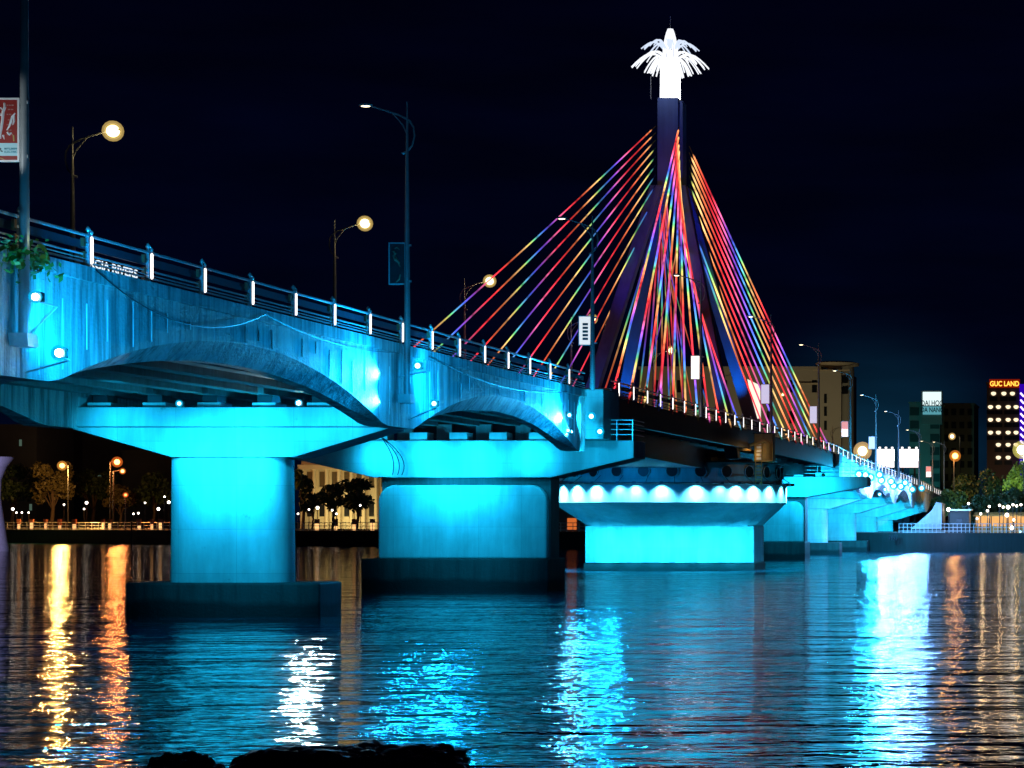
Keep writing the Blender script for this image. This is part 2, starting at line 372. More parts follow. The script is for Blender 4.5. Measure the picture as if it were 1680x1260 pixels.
YA, YB, YCp, YD = 60.5, 92.6, 127.2, 236.0
FAR = [(236.0, 267.6), (267.6, 297.0), (297.0, 323.5), (323.5, 346.0), (346.0, 384.0)]
spans = []
spans.append((28.5, YA, span(28.5, YA, 2.1, 'blue-lit concrete span cut off by the left edge, behind the tallest lamp pole')))
spans.append((YA, YB, span(YA, YB, 2.0, 'wide blue-lit concrete arch span at the left, the nearest full arch')))
spans.append((YB, 124.6, span(YB, 124.6, 1.8, 'smaller blue-lit concrete arch span between the middle lamp pole and the square end block')))
ordn = ['just beyond the dark swing span', 'second beyond the swing span, over the bright cyan piers', 'third beyond the swing span, under the white glare', 'fourth beyond the swing span, near the far bank', 'last low span running onto the far bank at the right']
for (a, b), o_ in zip(FAR, ordn):
    spans.append((a, b, span(a, b, 1.8, 'small distant cyan-lit bridge span, ' + o_, near=False)))
# swing span: steel deck, pylon and stays turn together on the drum
SW = thing('swing_span', 'dark cable-stayed middle span with blue pylon, rainbow-lit cables and glowing palm crown', 'bridge span', (XC, 185.7, 9.0))
spans.append((131.2, 235.9, SW))
k = -1
while True:
    y = SP*(k+N0); k += 1
    if y > 383: break
    if 125.2 < y < 130.9: continue
    for a, b, t in spans:
        if a <= y < b: post(y, t); break
for a, b, t in spans: rails(a, b, t)
for a, b, t in spans[:3]+spans[-1:]:
    for h in (.9, .35): MB().tube([(XL+.05, y, zc(y)+h) for y in (a, (a+b)/2, b)], .045, 6).build('handrail', STEEL, t)
    q = a+2
    while q < b:
        MB().box(XL, XL+.12, q, q+.12, zc(q)-.02, zc(q)+1.0).build('railing_post', STEEL, t); q += 8
# swing deck
def yl(n, a, b): return [a+(b-a)*i/n for i in range(n+1)]
def deckprism(x0, x1, f0, f1, a, b, name, mt, parent, n=16):
    m = MB(); ys = yl(n, a, b)
    for p, q in zip(ys, ys[1:]):
        m.add([(x, y, (f1 if t else f0)(y)) for y in (p, q) for t in (0, 1) for x in (x0, x1)], [(0, 1, 3, 2), (4, 6, 7, 5), (0, 4, 5, 1), (2, 3, 7, 6), (0, 2, 6, 4), (1, 5, 7, 3)])
    return m.build(name, mt, parent)
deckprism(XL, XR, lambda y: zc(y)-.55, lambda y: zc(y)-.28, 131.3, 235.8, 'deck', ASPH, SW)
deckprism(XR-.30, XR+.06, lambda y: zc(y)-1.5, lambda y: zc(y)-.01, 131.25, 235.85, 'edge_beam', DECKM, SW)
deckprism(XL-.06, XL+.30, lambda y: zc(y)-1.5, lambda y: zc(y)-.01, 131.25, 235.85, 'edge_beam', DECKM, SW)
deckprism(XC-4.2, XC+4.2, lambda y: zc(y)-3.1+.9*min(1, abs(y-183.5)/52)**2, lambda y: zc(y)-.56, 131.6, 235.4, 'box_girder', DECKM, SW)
m = MB()
for y in yl(26, 133, 234): m.box(XL+.35, XR-.35, y-.1, y+.1, zc(y)-1.3, zc(y)-.56)
m.build('floor_beams', DECKM, SW)
# pylon: four leaning legs that meet in one shaft
PY = 185.7
def legpt(sx, sy, z):
    k = (31.5-z)
    return Vector((XC+sx*(.95+.243*max(0, k)), PY+sy*(.8+.30*max(0, k)), z))
for sx in (-1, 1):
    for sy in (-1, 1):
        m = MB(); vs = []
        for z, hw in ((8.9, .52), (31.5, .5)):
            c = legpt(sx, sy, z); vs += [(c.x+a*hw, c.y+b*hw, z) for a, b in ((-1, -1), (1, -1), (1, 1), (-1, 1))]
        m.add(vs, [(0, 3, 2, 1), (4, 5, 6, 7)]+[(i, (i+1) % 4, (i+1) % 4+4, i+4) for i in range(4)])
        m.build('pylon_leg', PYL, SW, bevel=.06)
m = MB(); m.box(XC-.93, XC+.80, PY-1.0, PY+1.0, 31.0, 38.7)
m.build('pylon_shaft', PYL, SW, bevel=.05)
MB().box(XC+.802, XC+1.12, PY-.8, PY+.8, 31.2, 38.45).build('service_duct', PYL, SW)
# glowing palm crown
cz = 38.7
cw = MB(); cw.lathe([(.82, 0), (.82, .3), (.80, 2.6), (.74, 3.2)], (XC-.05, PY, cz+.02), 24)
lamp_col = cw.build('crown_column', CROWN, SW, smooth=True)
cw = MB()
for k in range(18):     # the bud, made of upright neon ribs
    a = 2*PI*k/18
    pts = []
    for i in range(9):
        t = i/8; r = .60*math.cos(t*PI/2*.93)**.6
        pts.append((XC-.05+r*math.cos(a), PY+r*math.sin(a), cz+3.1+2.7*t))
    cw.tube(pts, .075, 5)
cw.build('crown_bud', CROWN3, SW)
cw = MB(); cw.lathe([(.5, 0), (.52, .8), (.46, 1.6), (.3, 2.3), (.06, 2.68)], (XC-.05, PY, cz+3.05), 14); cw.build('crown_core', emis('crown_core_dim', (.5, .6, 1), .35), SW, smooth=True)
def frond(az, r_out, zs, rise, fall, spread, n=4, mt=CROWN, rr=.085):
    m = MB()
    for j in range(n):
        da = az + (j-(n-1)/2)*spread; ro = r_out*(1-.10*abs(j-(n-1)/2)); pts = []
        for i in range(8):
            t = i/7; r = .55+(ro-.55)*t
            z = zs + rise*math.sin(min(1, t*1.6)*PI/2) - fall*t*t
            pts.append((XC-.05+r*math.cos(da), PY+r*math.sin(da), z))
        m.tube(pts, rr, 6)
    m.build('palm_frond', mt, SW)
for k in range(8): frond(2*PI*k/8+.1, 3.3, cz+3.35, .75, 1.5, .10, 4, CROWN3, .05)
for k in range(8): frond(2*PI*(k+.5)/8, 1.75, cz+3.15, .42, 1.5, .17, 3, CROWN3, .06)
for k in range(8): frond(2*PI*k/8+.2, 2.35, cz+4.1, .85, .85, .11, 3, CROWN2, .05)
for k in range(6): frond(2*PI*(k+.5)/6, 1.35, cz+4.25, .6, .15, .16, 2, CROWN2, .05)
MB().tube([(XC-.05, PY, cz+5.6), (XC-.05, PY, cz+6.9)], .025, 5).build('lightning_rod', STEEL, SW)
MB().tube([(XC-1.45, PY-1.1, 38.5), (XC-1.45, PY-1.1, cz+1.7)], .04, 5).build('lightning_rod', DARK, SW)
# stay cables: LED strips whose colour runs through the rainbow along their length
import colorsys
def cablemat():
    m = bpy.data.materials.new('rainbow_led_stay'); m.use_nodes = True; n = m.node_tree; n.nodes.clear(); L = n.links
    o = n.nodes.new('ShaderNodeOutputMaterial'); e = n.nodes.new('ShaderNodeEmission')
    at_ = n.nodes.new('ShaderNodeAttribute'); at_.attribute_name = 'hue'
    cb = n.nodes.new('ShaderNodeValToRGB'); cb.color_ramp.interpolation = 'LINEAR'
    sp = n.nodes.new('ShaderNodeMath'); sp.operation = 'FRACT'; L.new(at_.outputs['Fac'], sp.inputs[0]); L.new(sp.outputs[0], cb.inputs[0])
    stops = [(0, (1, .6, .22)), (.12, (1, .24, .08)), (.28, (1, .04, .05)), (.42, (1, .05, .09)), (.54, (1, .16, .42)), (.64, (.4, .10, .9)), (.74, (.08, .14, 1)), (.83, (.1, .4, .75)), (.89, (.14, .7, .25)), (.95, (.8, .7, .15)), (1, (1, .6, .22))]
    els = cb.color_ramp.elements; els[0].position, els[0].color = 0, (*stops[0][1], 1); els[1].position, els[1].color = 1, (*stops[-1][1], 1)
    for p, c in stops[1:-1]: el = els.new(p); el.color = (*c, 1)
    a2 = n.nodes.new('ShaderNodeAttribute'); a2.attribute_name = 'glow'
    L.new(cb.outputs[0], e.inputs[0]); L.new(a2.outputs['Fac'], e.inputs[1]); L.new(e.outputs[0], o.inputs[0]); return m
STAY = cablemat()
def stay(p0, p1, phase, period, level, r=.062):
    d = (p1-p0); ln = d.length; N = max(24, int(ln*2)); n = 5
    pts = []; hue = []; glow = []
    m = MB(); rr = []
    for i in range(N+1):
        t = i/N; p = p0+d*t; p = Vector((p.x, p.y, p.z-.25*math.sin(PI*t))); pts.append(p)
        lit = t > .02 and t < .985
        rr.append(r if lit else .03)
        g = level*(.8+.3*math.sin(t*ln*.9+phase*9))*(.45 if R.random() < .07 else R.uniform(.8, 1.15)) if lit else .02
        hue += [phase+t*ln/period]*n; glow += [g]*n
    m.tube(pts, rr, n, caps=False)
    o = m.build('stay_cable', STAY, SW); me = o.data
    for nm, arr in (('hue', hue), ('glow', glow)):
        A = me.attributes.new(nm, 'FLOAT', 'POINT'); A.data.foreach_set('value', arr)
for side, fan, xt in ((-1, 'n', XC-1.55), (1, 'n', XC+.75), (-1, 'f', XC-.9), (1, 'f', XC+1.1)):
    for k in range(11):
        ya = 130.6+4.5*k if fan == 'n' else 231.6-4.3*k
        xa = XL-.12 if side < 0 else XR+.12
        yt = PY-1.3 if fan == 'n' else PY+1.3
        zt = 36.3-.52*k-.024*k*k
        if k > 7: zt -= .7*(k-7)
        if fan == 'f': zt -= 1.2
        x_ = XC+side*((1.0 if side < 0 else 1.25) if zt > 31 else .95+.243*(31.5-zt))
        if fan == 'n' and side > 0: x_ = XC+.95+.0*k
        per = (15.5 if fan == 'n' and side < 0 else 19 if side > 0 and fan == 'f' else 17)
        lv = {(-1, 'n'): 1.15, (1, 'n'): 1.8, (-1, 'f'): .7, (1, 'f'): 1.8}[(side, fan)]*R.uniform(.8, 1.15)
        stay(Vector((x_, yt, zt)), Vector((xa, ya, zc(ya)-.2)), -.04*k if side < 0 else -.03*k+.02, per*R.uniform(.97, 1.03), lv, .052 if fan == 'n' and side < 0 else .07)
# second inner cable planes seen between the legs
for k in range(4):
    ya = 145+7*k
    stay(Vector((XC-.6, PY-1.2, 30.5-1.1*k)), Vector((XR-.4, ya, zc(ya))), .37-.05*k, 14, .5, .045)
for k in range(4):
    ya = 226-8*k
    stay(Vector((XC+.4, PY+1.2, 30.3-1.1*k)), Vector((XL+.6, ya, zc(ya))), .1-.06*k, 13, .5, .05)

# ------------------------------------------------------------------ piers
def wedge(mb, y0, y1, xs_top, z_top, xs_bot, z_mid, z_bot):
    """hammerhead: flat top, upright ends down to z_mid, then wings sloping in to the column"""
    mb.prism([(xs_top[0], z_top), (xs_top[0], z_mid), (xs_bot[0], z_bot), (xs_bot[1], z_bot), (xs_top[1], z_mid), (xs_top[1], z_top)], 'y', y0, y1)
def rrect(x0, x1, z0, z1, r, n=7):
    pts = [(x0, z0), (x1, z0)]
    pts += [(x1-r+r*math.cos(a), z1-r+r*math.sin(a)) for a in [PI/2*i/n for i in range(n+1)]]
    pts += [(x0+r-r*math.sin(a), z1-r+r*math.cos(a)) for a in [PI/2*i/n for i in range(n+1)]]
    return pts
def stadium(mb, x0, x1, y0, y1, z0, z1, taper=0, n=8):
    r = (y1-y0)/2*.9; cy = (y0+y1)/2; vs = []
    for z, e_ in ((z0, taper), (z1, 0)):
        for k in range(n+1): a = -PI/2+PI*k/n; vs.append((x1+e_-r+r*math.cos(a), cy+(y1-y0)/2*math.sin(a), z))
        for k in range(n+1): a = PI/2+PI*k/n; vs.append((x0-e_+r+r*math.cos(a), cy+(y1-y0)/2*math.sin(a), z))
    N = len(vs)//2
    mb.add(vs, [tuple(range(N-1, -1, -1)), tuple(range(N, 2*N))]+[(i, (i+1) % N, (i+1) % N+N, i+N) for i in range(N)])
def slim_pier(y, label, dz=0.0, near=False, foot_d=2.4):
    t = thing('bridge_pier', label, 'bridge pier', (XC, y+1.2, 0), 'hammerhead piers carrying the approach spans')
    zt = 8.73+dz
    m = MB(); wedge(m, y, y+2.2, (-43.4, -30.25), 7.89+dz, (-39.25, -34.15), 7.84+dz, 6.66+dz); m.build('crossbeam', CONP, t, bevel=.03)
    m = MB(); m.box(-43.42, -30.2, y-.04, y+2.24, 7.92+dz, zt); m.box(-43.42, -43.1, y+.1, y+2.1, zt, zt+.45)
    m.build('beam_seat', CONP, t, bevel=.03)
    m = MB(); stadium(m, -39.6, -34.6, y+.15, y+2.0, 1.4, 6.64+dz, .05, 10); m.build('column', CONP, t, smooth=True)
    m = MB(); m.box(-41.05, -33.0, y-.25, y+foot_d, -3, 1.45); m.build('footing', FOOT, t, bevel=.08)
    for k in range(6):
        gx = XL+1.75+k*2.28
        if gx < -30.8:
            m = MB(); m.box(gx-.48, gx+.48, y+.25, y+1.5, zt+.004, zt+.2); m.build('bearing_block', CONP, t)
            m = MB(); m.box(gx-.3, gx+.3, y+.35, y+1.3, zt+.2, zc(y)-2.03); m.build('bearing', DARK, t)
    return t
slim_pier(YA-.9, 'cyan-lit pier almost wholly outside the left edge of the photo')
slim_pier(YB+.9, 'nearest full cyan-lit pier, slim column under a wide tapering crossbeam at the left')
for (y, lb, dz) in ((267.6, 'first slim cyan pier beyond the round pivot pier', -1.2), (297, 'second slim cyan pier beyond the pivot pier', -1.6), (323.5, 'third slim cyan pier beyond the pivot pier', -2.05), (346, 'last slim cyan pier before the far bank', -2.5)):
    slim_pier(y, lb, dz)
def broad_pier(y, label, far=False):
    t = thing('bridge_pier', label, 'bridge pier', (XC, y+1.8, 0), 'broad piers at the ends of the swing span')
    m = MB(); x0, x1 = (-47.4, -27.7) if not far else (-47.0, -26.0)
    if far: x0 = -47.5
    wedge(m, y, y+3.2, (x0, x1), 8.62, (-42.6, -32.45), 7.62, 6.5); m.build('crossbeam', CONP, t, bevel=.04)
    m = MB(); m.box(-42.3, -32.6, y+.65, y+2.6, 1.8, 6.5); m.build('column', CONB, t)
    m = MB(); m.prism(rrect(-42.35, -32.7, 1.86, 6.07, .95), 'y', y+.12, y+.65); m.build('column_face', CONP, t, bevel=.10)
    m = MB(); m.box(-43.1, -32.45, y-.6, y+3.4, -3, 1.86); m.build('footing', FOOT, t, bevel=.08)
    for k in range(6):
        gx = XL+1.75+k*2.28
        if gx < -30.8 :
            MB().box(gx-.5, gx+.5, y+.2, y+1.4, 8.624, 9.08).build('bearing_block', CONP, t)
            if not far: MB().box(gx+.62, gx+1.5, y+1.6, y+1.9, 8.624, 9.6).build('diaphragm_block', SOFF, t)
    # end block rising past the deck and the service platform with its guard rail
    if not far:
        m = MB(); m.box(-30.9, -28.98, y-2.4+.4, y+2.1, 8.63, 11.45); m.build('end_block', CONP, t, bevel=.04)
        m = MB(); m.box(-30.9, -29.0, y+.1, y+2.0, 11.45, 11.62); m.build('end_block_cap', CONP, t)
        for zz in (8.95, 9.25, 9.55, 9.78):
            m = MB(); m.tube([(-30.6, y-.02, zz), (-27.75, y-.02, zz), (-27.75, y+3.1, zz)], .022, 5); m.build('guard_rail', STEEL, t)
        for xx in (-30.5, -29.6, -28.65, -27.75):
            MB().tube([(xx, y-.02, 8.62), (xx, y-.02, 9.82)], .035, 6).build('guard_post', STEEL, t)
        # painted ring emblem near the top of the end block
        m = MB(); cx, cz_ = -30.42, 11.0
        for rr in (.27, .21):
            m.tube([(cx+rr*math.cos(a), y-2.02, cz_+rr*math.sin(a)) for a in [2*PI*i/24 for i in range(25)]], .018, 4)
        m.tube([(cx-.07, y-2.02, cz_+.11), (cx-.07, y-2.02, cz_-.11), (cx+.12, y-2.02, cz_), (cx-.07, y-2.02, cz_+.11)], .014, 4)
        m.build('painted_ring', DTEAL, t)
    else:
        for zz in (8.95, 9.3, 9.7, 10.1):
            MB().tube([(-33, y-.02, zz), (-26.1, y-.02, zz)], .025, 5).build('guard_rail', STEEL, t)
        for xx in (-32.8, -31.2, -29.5, -27.8, -26.1):
            MB().tube([(xx, y-.02, 8.62), (xx, y-.02, 10.15)], .035, 6).build('guard_post', STEEL, t)
        m = MB(); m.box(-30.9, -28.98, y+.2, y+3.0, 8.63, 11.0); m.build('end_block', CONP, t, bevel=.04)
    return t
PC = broad_pier(129.0, 'broad cyan-lit pier with rounded top corners, second full pier from the left')
PD = broad_pier(234.4, 'broad blue-shaded pier just behind the right side of the round pivot pier', True)

# pivot pier: round drum on a fluted bowl on a square base
PV = thing('pivot_pier', 'round pivot pier ringed by white-hot lights, with portholes, on a cyan base', 'bridge pier', (XC, PY, 0))
NS = 48; RD = 9.45
def ring(r, z, sq=0, flute=0, hx=6.85, hy=2.6):
    out_ = []
    for k in range(NS):
        a = 2*PI*k/NS; c, s_ = math.cos(a), math.sin(a)
        rr = r*(1-flute*(k % 2))
        q_ = (rr*c, rr*s_)
        mm = max(abs(c)/hx, abs(s_)/hy); b_ = (c/mm, s_/mm)
        out_.append((XC+.4*sq+q_[0]*(1-sq)+b_[0]*sq, PY+q_[1]*(1-sq)+b_[1]*sq, z))
    return out_
def loft(rings):
    m = MB(); vs = [v for r in rings for v in r]
    fs = [(i*NS+k, i*NS+(k+1) % NS, (i+1)*NS+(k+1) % NS, (i+1)*NS+k) for i in range(len(rings)-1) for k in range(NS)]
    fs += [tuple(range(NS-1, -1, -1)), tuple((len(rings)-1)*NS+k for k in range(NS))]
    m.add(vs, fs); return m
loft([ring(RD, 3.62, 1), ring(RD, 4.3, .64, .015), ring(RD, 4.9, .31, .02), ring(RD, 5.48, 0, .0)]).build('fluted_bowl', CONP, PV)
loft([ring(RD, 5.484), ring(RD, 6.95)]).build('lit_band', CONP, PV)
# upper drum wall with round portholes as black plugs, a recess's shade put into the colour
m = loft([ring(RD-.35, 6.954), ring(RD-.45, 8.66)]); m.build('drum_wall', CONP, PV)
m2 = loft([ring(RD-.1, 8.664), ring(RD-.1, 8.76)]); m2.build('drum_rim', DARK, PV)
for k in range(26):
    a = 2*PI*(k+.35)/26
    if math.sin(a) > .3: continue
    c = Vector((XC+(RD-.30)*math.cos(a), PY+(RD-.30)*math.sin(a), 7.95)); d = Vector((math.cos(a), math.sin(a), 0))
    m = MB(); m.tube([c-d*.5, c+d*.02], .46, 16); p = m.build('porthole', BLACK, PV)
    m = MB(); u = Vector((-d.y, d.x, 0)); m.tube([c+d*.03+u*.48*math.cos(t)+Vector((0, 0, .48*math.sin(t))) for t in [2*PI*i/16 for i in range(17)]], .035, 5); m.build('porthole_frame', CONP, p)
m = MB(); m.tube([(XC+(RD+.55)*math.cos(a), PY+(RD+.55)*math.sin(a), 6.98) for a in [2*PI*i/48 for i in range(49)]], .05, 6, False)
for k in range(28):
    a = 2*PI*k/28
    if math.sin(a) > .35: continue
    c, s_ = math.cos(a), math.sin(a)
    m.tube([(XC+(RD-.4)*c, PY+(RD-.4)*s_, 7.6), (XC+(RD+.5)*c, PY+(RD+.5)*s_, 7.0)], .025, 4)
m.build('light_ring', DARK, PV)
def fluid_light(a, k):
    c, s_ = math.cos(a), math.sin(a)
    p = Vector((XC+(RD+.5)*c, PY+(RD+.5)*s_, 6.9))
    MB().box(p.x-.12, p.x+.12, p.y-.12, p.y+.12, 6.92, 7.1).build('downlight', DARK, PV)
    spot('drum_downlight', p+Vector((0, 0, -.02)), (XC+(RD-.2)*c, PY+(RD-.2)*s_, 5.4), 700*R.choice((.25, .5, .8, 1.1, 1.5, 1.0)), (.09, .62, 1.0), 120, 1.0, .16)
k = 0
for i in range(30):
    a = 2*PI*(i+.2)/30+R.uniform(-.045, .045)
    if math.sin(a) < .3: fluid_light(a, i); k += 1
m = MB(); m.box(XC-6.45, XC+7.25, PY-2.6, PY+2.6, .62, 3.61); m.build('base', CONP, PV, bevel=.05)
m = MB(); m.box(XC-6.55, XC+7.35, PY-2.8, PY+2.8, -3, .62); m.build('base_foot', FOOT, PV, bevel=.05)
m = MB(); m.lathe([(6.6, 0), (6.6, .35), (5.2, .35), (5.2, .9)], (XC, PY, 8.77), 32); m.build('turntable', DARK, PV)
# machinery, warm-lit ladder and pipe on the drum
m = MB(); lx, ly = XC+8.1, PY-4.6
for s_ in (-.24, .24): m.tube([(lx+s_, ly-.9, 6.9), (lx+s_, ly-.9, 11.0)], .04, 6)
for i in range(13): m.tube([(lx-.24, ly-.9, 7.05+i*.3), (lx+.24, ly-.9, 7.05+i*.3)], .05, 5)
tag(m.build('ladder', YEL, None, loc=(lx, ly-.9, 6.9)), 'short warm-lit ladder leaning on the right side of the round pivot pier', 'ladder')
t = thing('control_cabin', 'tall amber-lit steel cabin behind the ladder on the pivot pier', 'cabin', (lx+.2, ly+.6, 8.77))
MB().box(lx-.5, lx+1.0, ly-.1, ly+1.2, 8.77, 11.0).build('wall', YEL, t, bevel=.03); MB().box(lx-.6, lx+1.1, ly-.2, ly+1.3, 11.0, 11.1).build('roof', DARK, t)
MB().box(lx-.3, lx+.1, ly-.14, ly-.1, 8.9, 10.4).build('door', STEEL, t)
m = MB(); a0 = at(1262, 726, 180)
m.tube([at(1262, 755, 180), at(1262, 728, 180), at(1255, 723, 180), at(1228, 731, 180), at(1213, 733, 180)], [.2, .2, .14, .12, .2], 8)
m.tube([at(1213, 728, 180), at(1209, 731, 180), at(1211, 737, 180), at(1232, 737, 180)], .15, 7)
tag(m.build('pipe', YEL, None, smooth=True, loc=at(1262, 755, 180)), 'bent amber-lit pipe reaching left from the ladder, under the dark deck', 'pipe')
m = MB(); m.tube([at(1166, 722, 180), at(1188, 727, 180), at(1192, 731, 180)], [.1, .17, .12], 7)
tag(m.build('pipe', YEL, None, smooth=True, loc=at(1188, 727, 180)), 'short amber-lit pipe end hanging alone under the middle of the dark deck', 'pipe')
point('work_lamp', at(1246, 738, 178.2), 110, (1, .62, .22), .2)
spot('work_lamp', (lx-1.2, ly-3.0, 9.6), (lx, ly, 9.5), 900, (1, .62, .22), 50)
for k_, (px, py, pw) in enumerate(((1050, 748, 70), (1110, 745, 60), (1135, 748, 60))):
    point('work_lamp', at(px, py, 177), pw, (1, .5, .15), .1)

# ------------------------------------------------------------------ floodlights on brackets
CYHOT = emis('cyan_hot_bulb', (.6, .95, 1), 160)
def flood(px, py, Y, label, arm=None, r=.15, lens=CYL, x=None, grp='cyan floodlights on brackets along the bridge side'):
    p = at(px, py, Y)
    t = thing('floodlight', label, 'floodlight', p, grp)
    m = MB(); m.box(p.x-.16, p.x+.16, p.y+.02, p.y+.2, p.z-.13, p.z+.13); m.build('housing', DARK, t, bevel=.02)
    m = MB(); m.ball(p, r*.62, 12); bu = m.build('bulb', lens, t, smooth=True); m = MB(); m.ball(p, r*1.25, 16); m.build('lens', HALOC, t, smooth=True)  # outer shell is an added cyan halo around the bulb
    if arm:
        m = MB(); q = Vector(arm); m.tube([p+Vector((0, .12, -.1)), Vector((p.x, q.y, p.z-.15)), q], .03, 6); m.build('bracket', STEEL, t)
    return p
def bracket_to(y, z): return (XR-.02, y, z)
flood(58, 487, 59.4, 'small cyan floodlight high beside the tallest lamp pole at the left edge', bracket_to(60.6, 8.8), .14, CYHOT)
flood(97, 579, 60.2, 'bright cyan floodlight lower right of the tallest lamp pole, over the left arch foot', bracket_to(60.8, 8.0), .17, CYHOT)
flood(620, 601, 90.3, 'cyan floodlight left of the middle lamp pole, ending a streak of glare', bracket_to(91.2, 9.9), .10)
flood(619, 661, 90.3, 'cyan floodlight low left of the middle lamp pole, just above the arch edge', bracket_to(91.2, 8.5), .10)
flood(685, 600, 91.2, 'cyan floodlight right of the middle lamp pole, upper of the two', bracket_to(92.4, 9.9), .17)
flood(712, 662, 93.2, 'cyan floodlight right of the middle lamp pole, lower and smaller of the two', bracket_to(93.6, 8.2), .15)
flood(934, 681, 120.2, 'cyan floodlight at the right foot of the second arch', bracket_to(121, 9.6), .14)
flood(932, 706, 120.6, 'lowest cyan floodlight at the right foot of the second arch', bracket_to(121.4, 8.8), .12)
flood(970, 683, 124.0, 'cyan floodlight on the left edge of the square end block', None, .2)
flood(984, 708, 126.0, 'cyan floodlight behind the guard rail on the square end block', None, .2)
flood(294, 662, 92.6, 'small cyan floodlight on top of the nearest crossbeam, left one', None, .12)
flood(490, 661, 92.6, 'small cyan floodlight on top of the nearest crossbeam, right one', None, .12, CYHOT)
g2 = 'glaring floodlights along the far approach'
farf = [(1409, 778), (1420, 779), (1428, 783), (1443, 779), (1446, 788), (1462, 790), (1466, 797), (1478, 798), (1485, 792), (1497, 803), (1512, 801), (1452, 803), (1443, 811), (1536, 838)]
for i, (px, py) in enumerate(farf):
    Y = min(-27.9*F/(px-VX), 380)
    p = flood(px, py, Y, 'far glaring floodlight on the distant approach, number %d counting along from the pivot pier' % (i+1) if False else 'glaring white-cyan floodlight on the far approach, ' + ['first and brightest beyond the swing span', 'just right of the first glare', 'third of the close cluster at the left end', 'above the dip of the bright row', 'below the dip of the bright row', 'mid row, high', 'mid row, low', 'two thirds along, low', 'two thirds along, high', 'near the right end, larger', 'last in the bright row', 'single dot under the bright row', 'lowest single dot left of the row', 'pinkish dot beside the far abutment'][i], None, .40 if i < 11 else .2, CYL2, grp=g2)
    if i < 13: point('far_flood', p+Vector((.3, -.5, 0)), 9000, (.02, .52, 1) if i < 6 else (.15, .4, 1), .3)

# lights on the near spans' side walls
def sidewash(y, z, dirn, pw, off=1.1, tz=9.6, reach=9, pt=.10):
    spot('side_flood', (XR+off, y, z), (XR-.2, y+dirn*reach, tz), pw, CYS, 165, 1.0, .12)
    if pt: point('side_flood', (XR+off+.3, y, z), pw*pt, CYS, .15)
sidewash(60.6, 9.3, 1, 1500, 1.2, 9.9, 5.5); sidewash(61.6, 8.4, 1, 700, 1.2, 9.8, 9); sidewash(62.5, 8.6, 1, 2200, 2.6, 9.6, 10, 0)
sidewash(58.5, 9.3, -1, 900)
sidewash(89.9, 9.9, -1, 900, .75, 9.6, 6); sidewash(89.9, 8.9, -1, 700, .7, 9.3, 6); sidewash(89.2, 9.4, -1, 5200, 2.4, 9.6, 9, .05)
sidewash(94.2, 9.9, 1, 2300, 1.2, 10.0, 6); sidewash(95.4, 8.6, 1, 1300, 1.5, 9.6, 8)
sidewash(119.6, 9.6, -1, 1900, .7, 9.4, 5); sidewash(120.2, 8.8, -1, 900, .6, 9, 4); sidewash(119.2, 9.2, -1, 5200, 2.4, 9.6, 10, .05)
for y, z, tz in ((90.2, 9.87, 9.87), (90.2, 8.75, 9.2), (120.0, 9.5, 9.5), (119.5, 9.4, 9.6), (121.2, 8.8, 8.9)):
    spot('streak_flood', (XR+.24, y, z), (XR-.12, y-3.0, tz), 1000, (.08, .6, 1), 62, 1, .08)
spot('block_flood', (-28.9, 122.5, 9.6), (-30.2, 128, 10.2), 1500, CY, 110)
spot('pilaster_flood', (-24.5, 82, 6.5), (XR, 92.6, 9.5), 1500, CY, 45)
spot('pilaster_flood', (-26.5, 52, 6.5), (XR, 60.5, 9.5), 500, CY, 60)
for px, ztop in ((40, 16), (668, 15), (972, 14)):
    Y = 29.15*F/(VX-px)
    spot('pole_wash', (-28.5, Y-1.3, 9.4), (-29.15, Y, 14.5), 260, (0, .42, .9), 50, .8, .1)
# lights on crossbeam faces and columns
def capwash(y, xs, z, pw, tz, d=5.0, ang=125, c=CY):
    for x in xs: spot('pier_flood', (x, y-d, z), (x+.2, y, tz), pw, c, ang, .9, .2)
capwash(93.5, (-41.4, -35.6, -32.4), 7.9, 2000, 7.4, 2.3); capwash(93.5, (-38.3,), 7.3, 2600, 6.9, 2.2); capwash(93.5, (-36.0,), 7.6, 1800, 7.2, 2.6)
for x, pw in ((-38.0, 1300), (-35.9, 2700)): spot('pier_flood', (x, 91.6, 6.3), (x, 93.7, 5.6), pw, CY, 130, 1, .2)
spot('pier_flood', (-36.6, 86.5, 5.2), (-36.6, 93.5, 2.6), 5200, CY, 65)
capwash(129, (-42.4, -39.3, -36.9, -33.6), 7.75, 1500, 7.6, 1.5); capwash(129, (-41, -35.4), 7.6, 1800, 7.2, 3)
for x, pw in ((-38.6, 2300), (-36.6, 1500)): spot('pier_flood', (x, 127.2, 6.3), (x, 129, 5.4), pw, CY, 130, 1, .2)
spot('pier_flood', (-37.6, 121.5, 4.4), (-37.6, 129, 3.2), 5200, CY, 80)
spot('pier_flood', (-29.0, 123.0, 7.5), (-29.2, 129, 8.0), 2400, CY, 110)
for i in range(7): spot('base_flood', (XC+.4-6+2*i, PY-8.6, 1.7), (XC+.4-6+2*i, PY-2.6, 1.75), 900, (.012, .55, 1), 44, .6, .2)
spot('bowl_flood', (XC-12, PY-13, 1.2), (XC-7, PY-5, 4.6), 3800, CY, 60); spot('bowl_flood', (XC+13, PY-12, 1.2), (XC+7, PY-4, 4.4), 3000, CY, 60)
spot('bowl_flood', (XC, PY-22, 1.5), (XC, PY-7, 4.4), 1500, CY, 60)
spot('drum_flood', (XC-4, PY-20, 8.0), (XC, PY-9, 7.8), 3600, (0, .3, 1), 100)
capwash(234.4, (-33.2, -30.5), 7.8, 4200, 7.4, 3.0); spot('pier_flood', (-33.5, 226, 7.5), (-34.0, 234.4, 4.6), 11000, CY, 85)
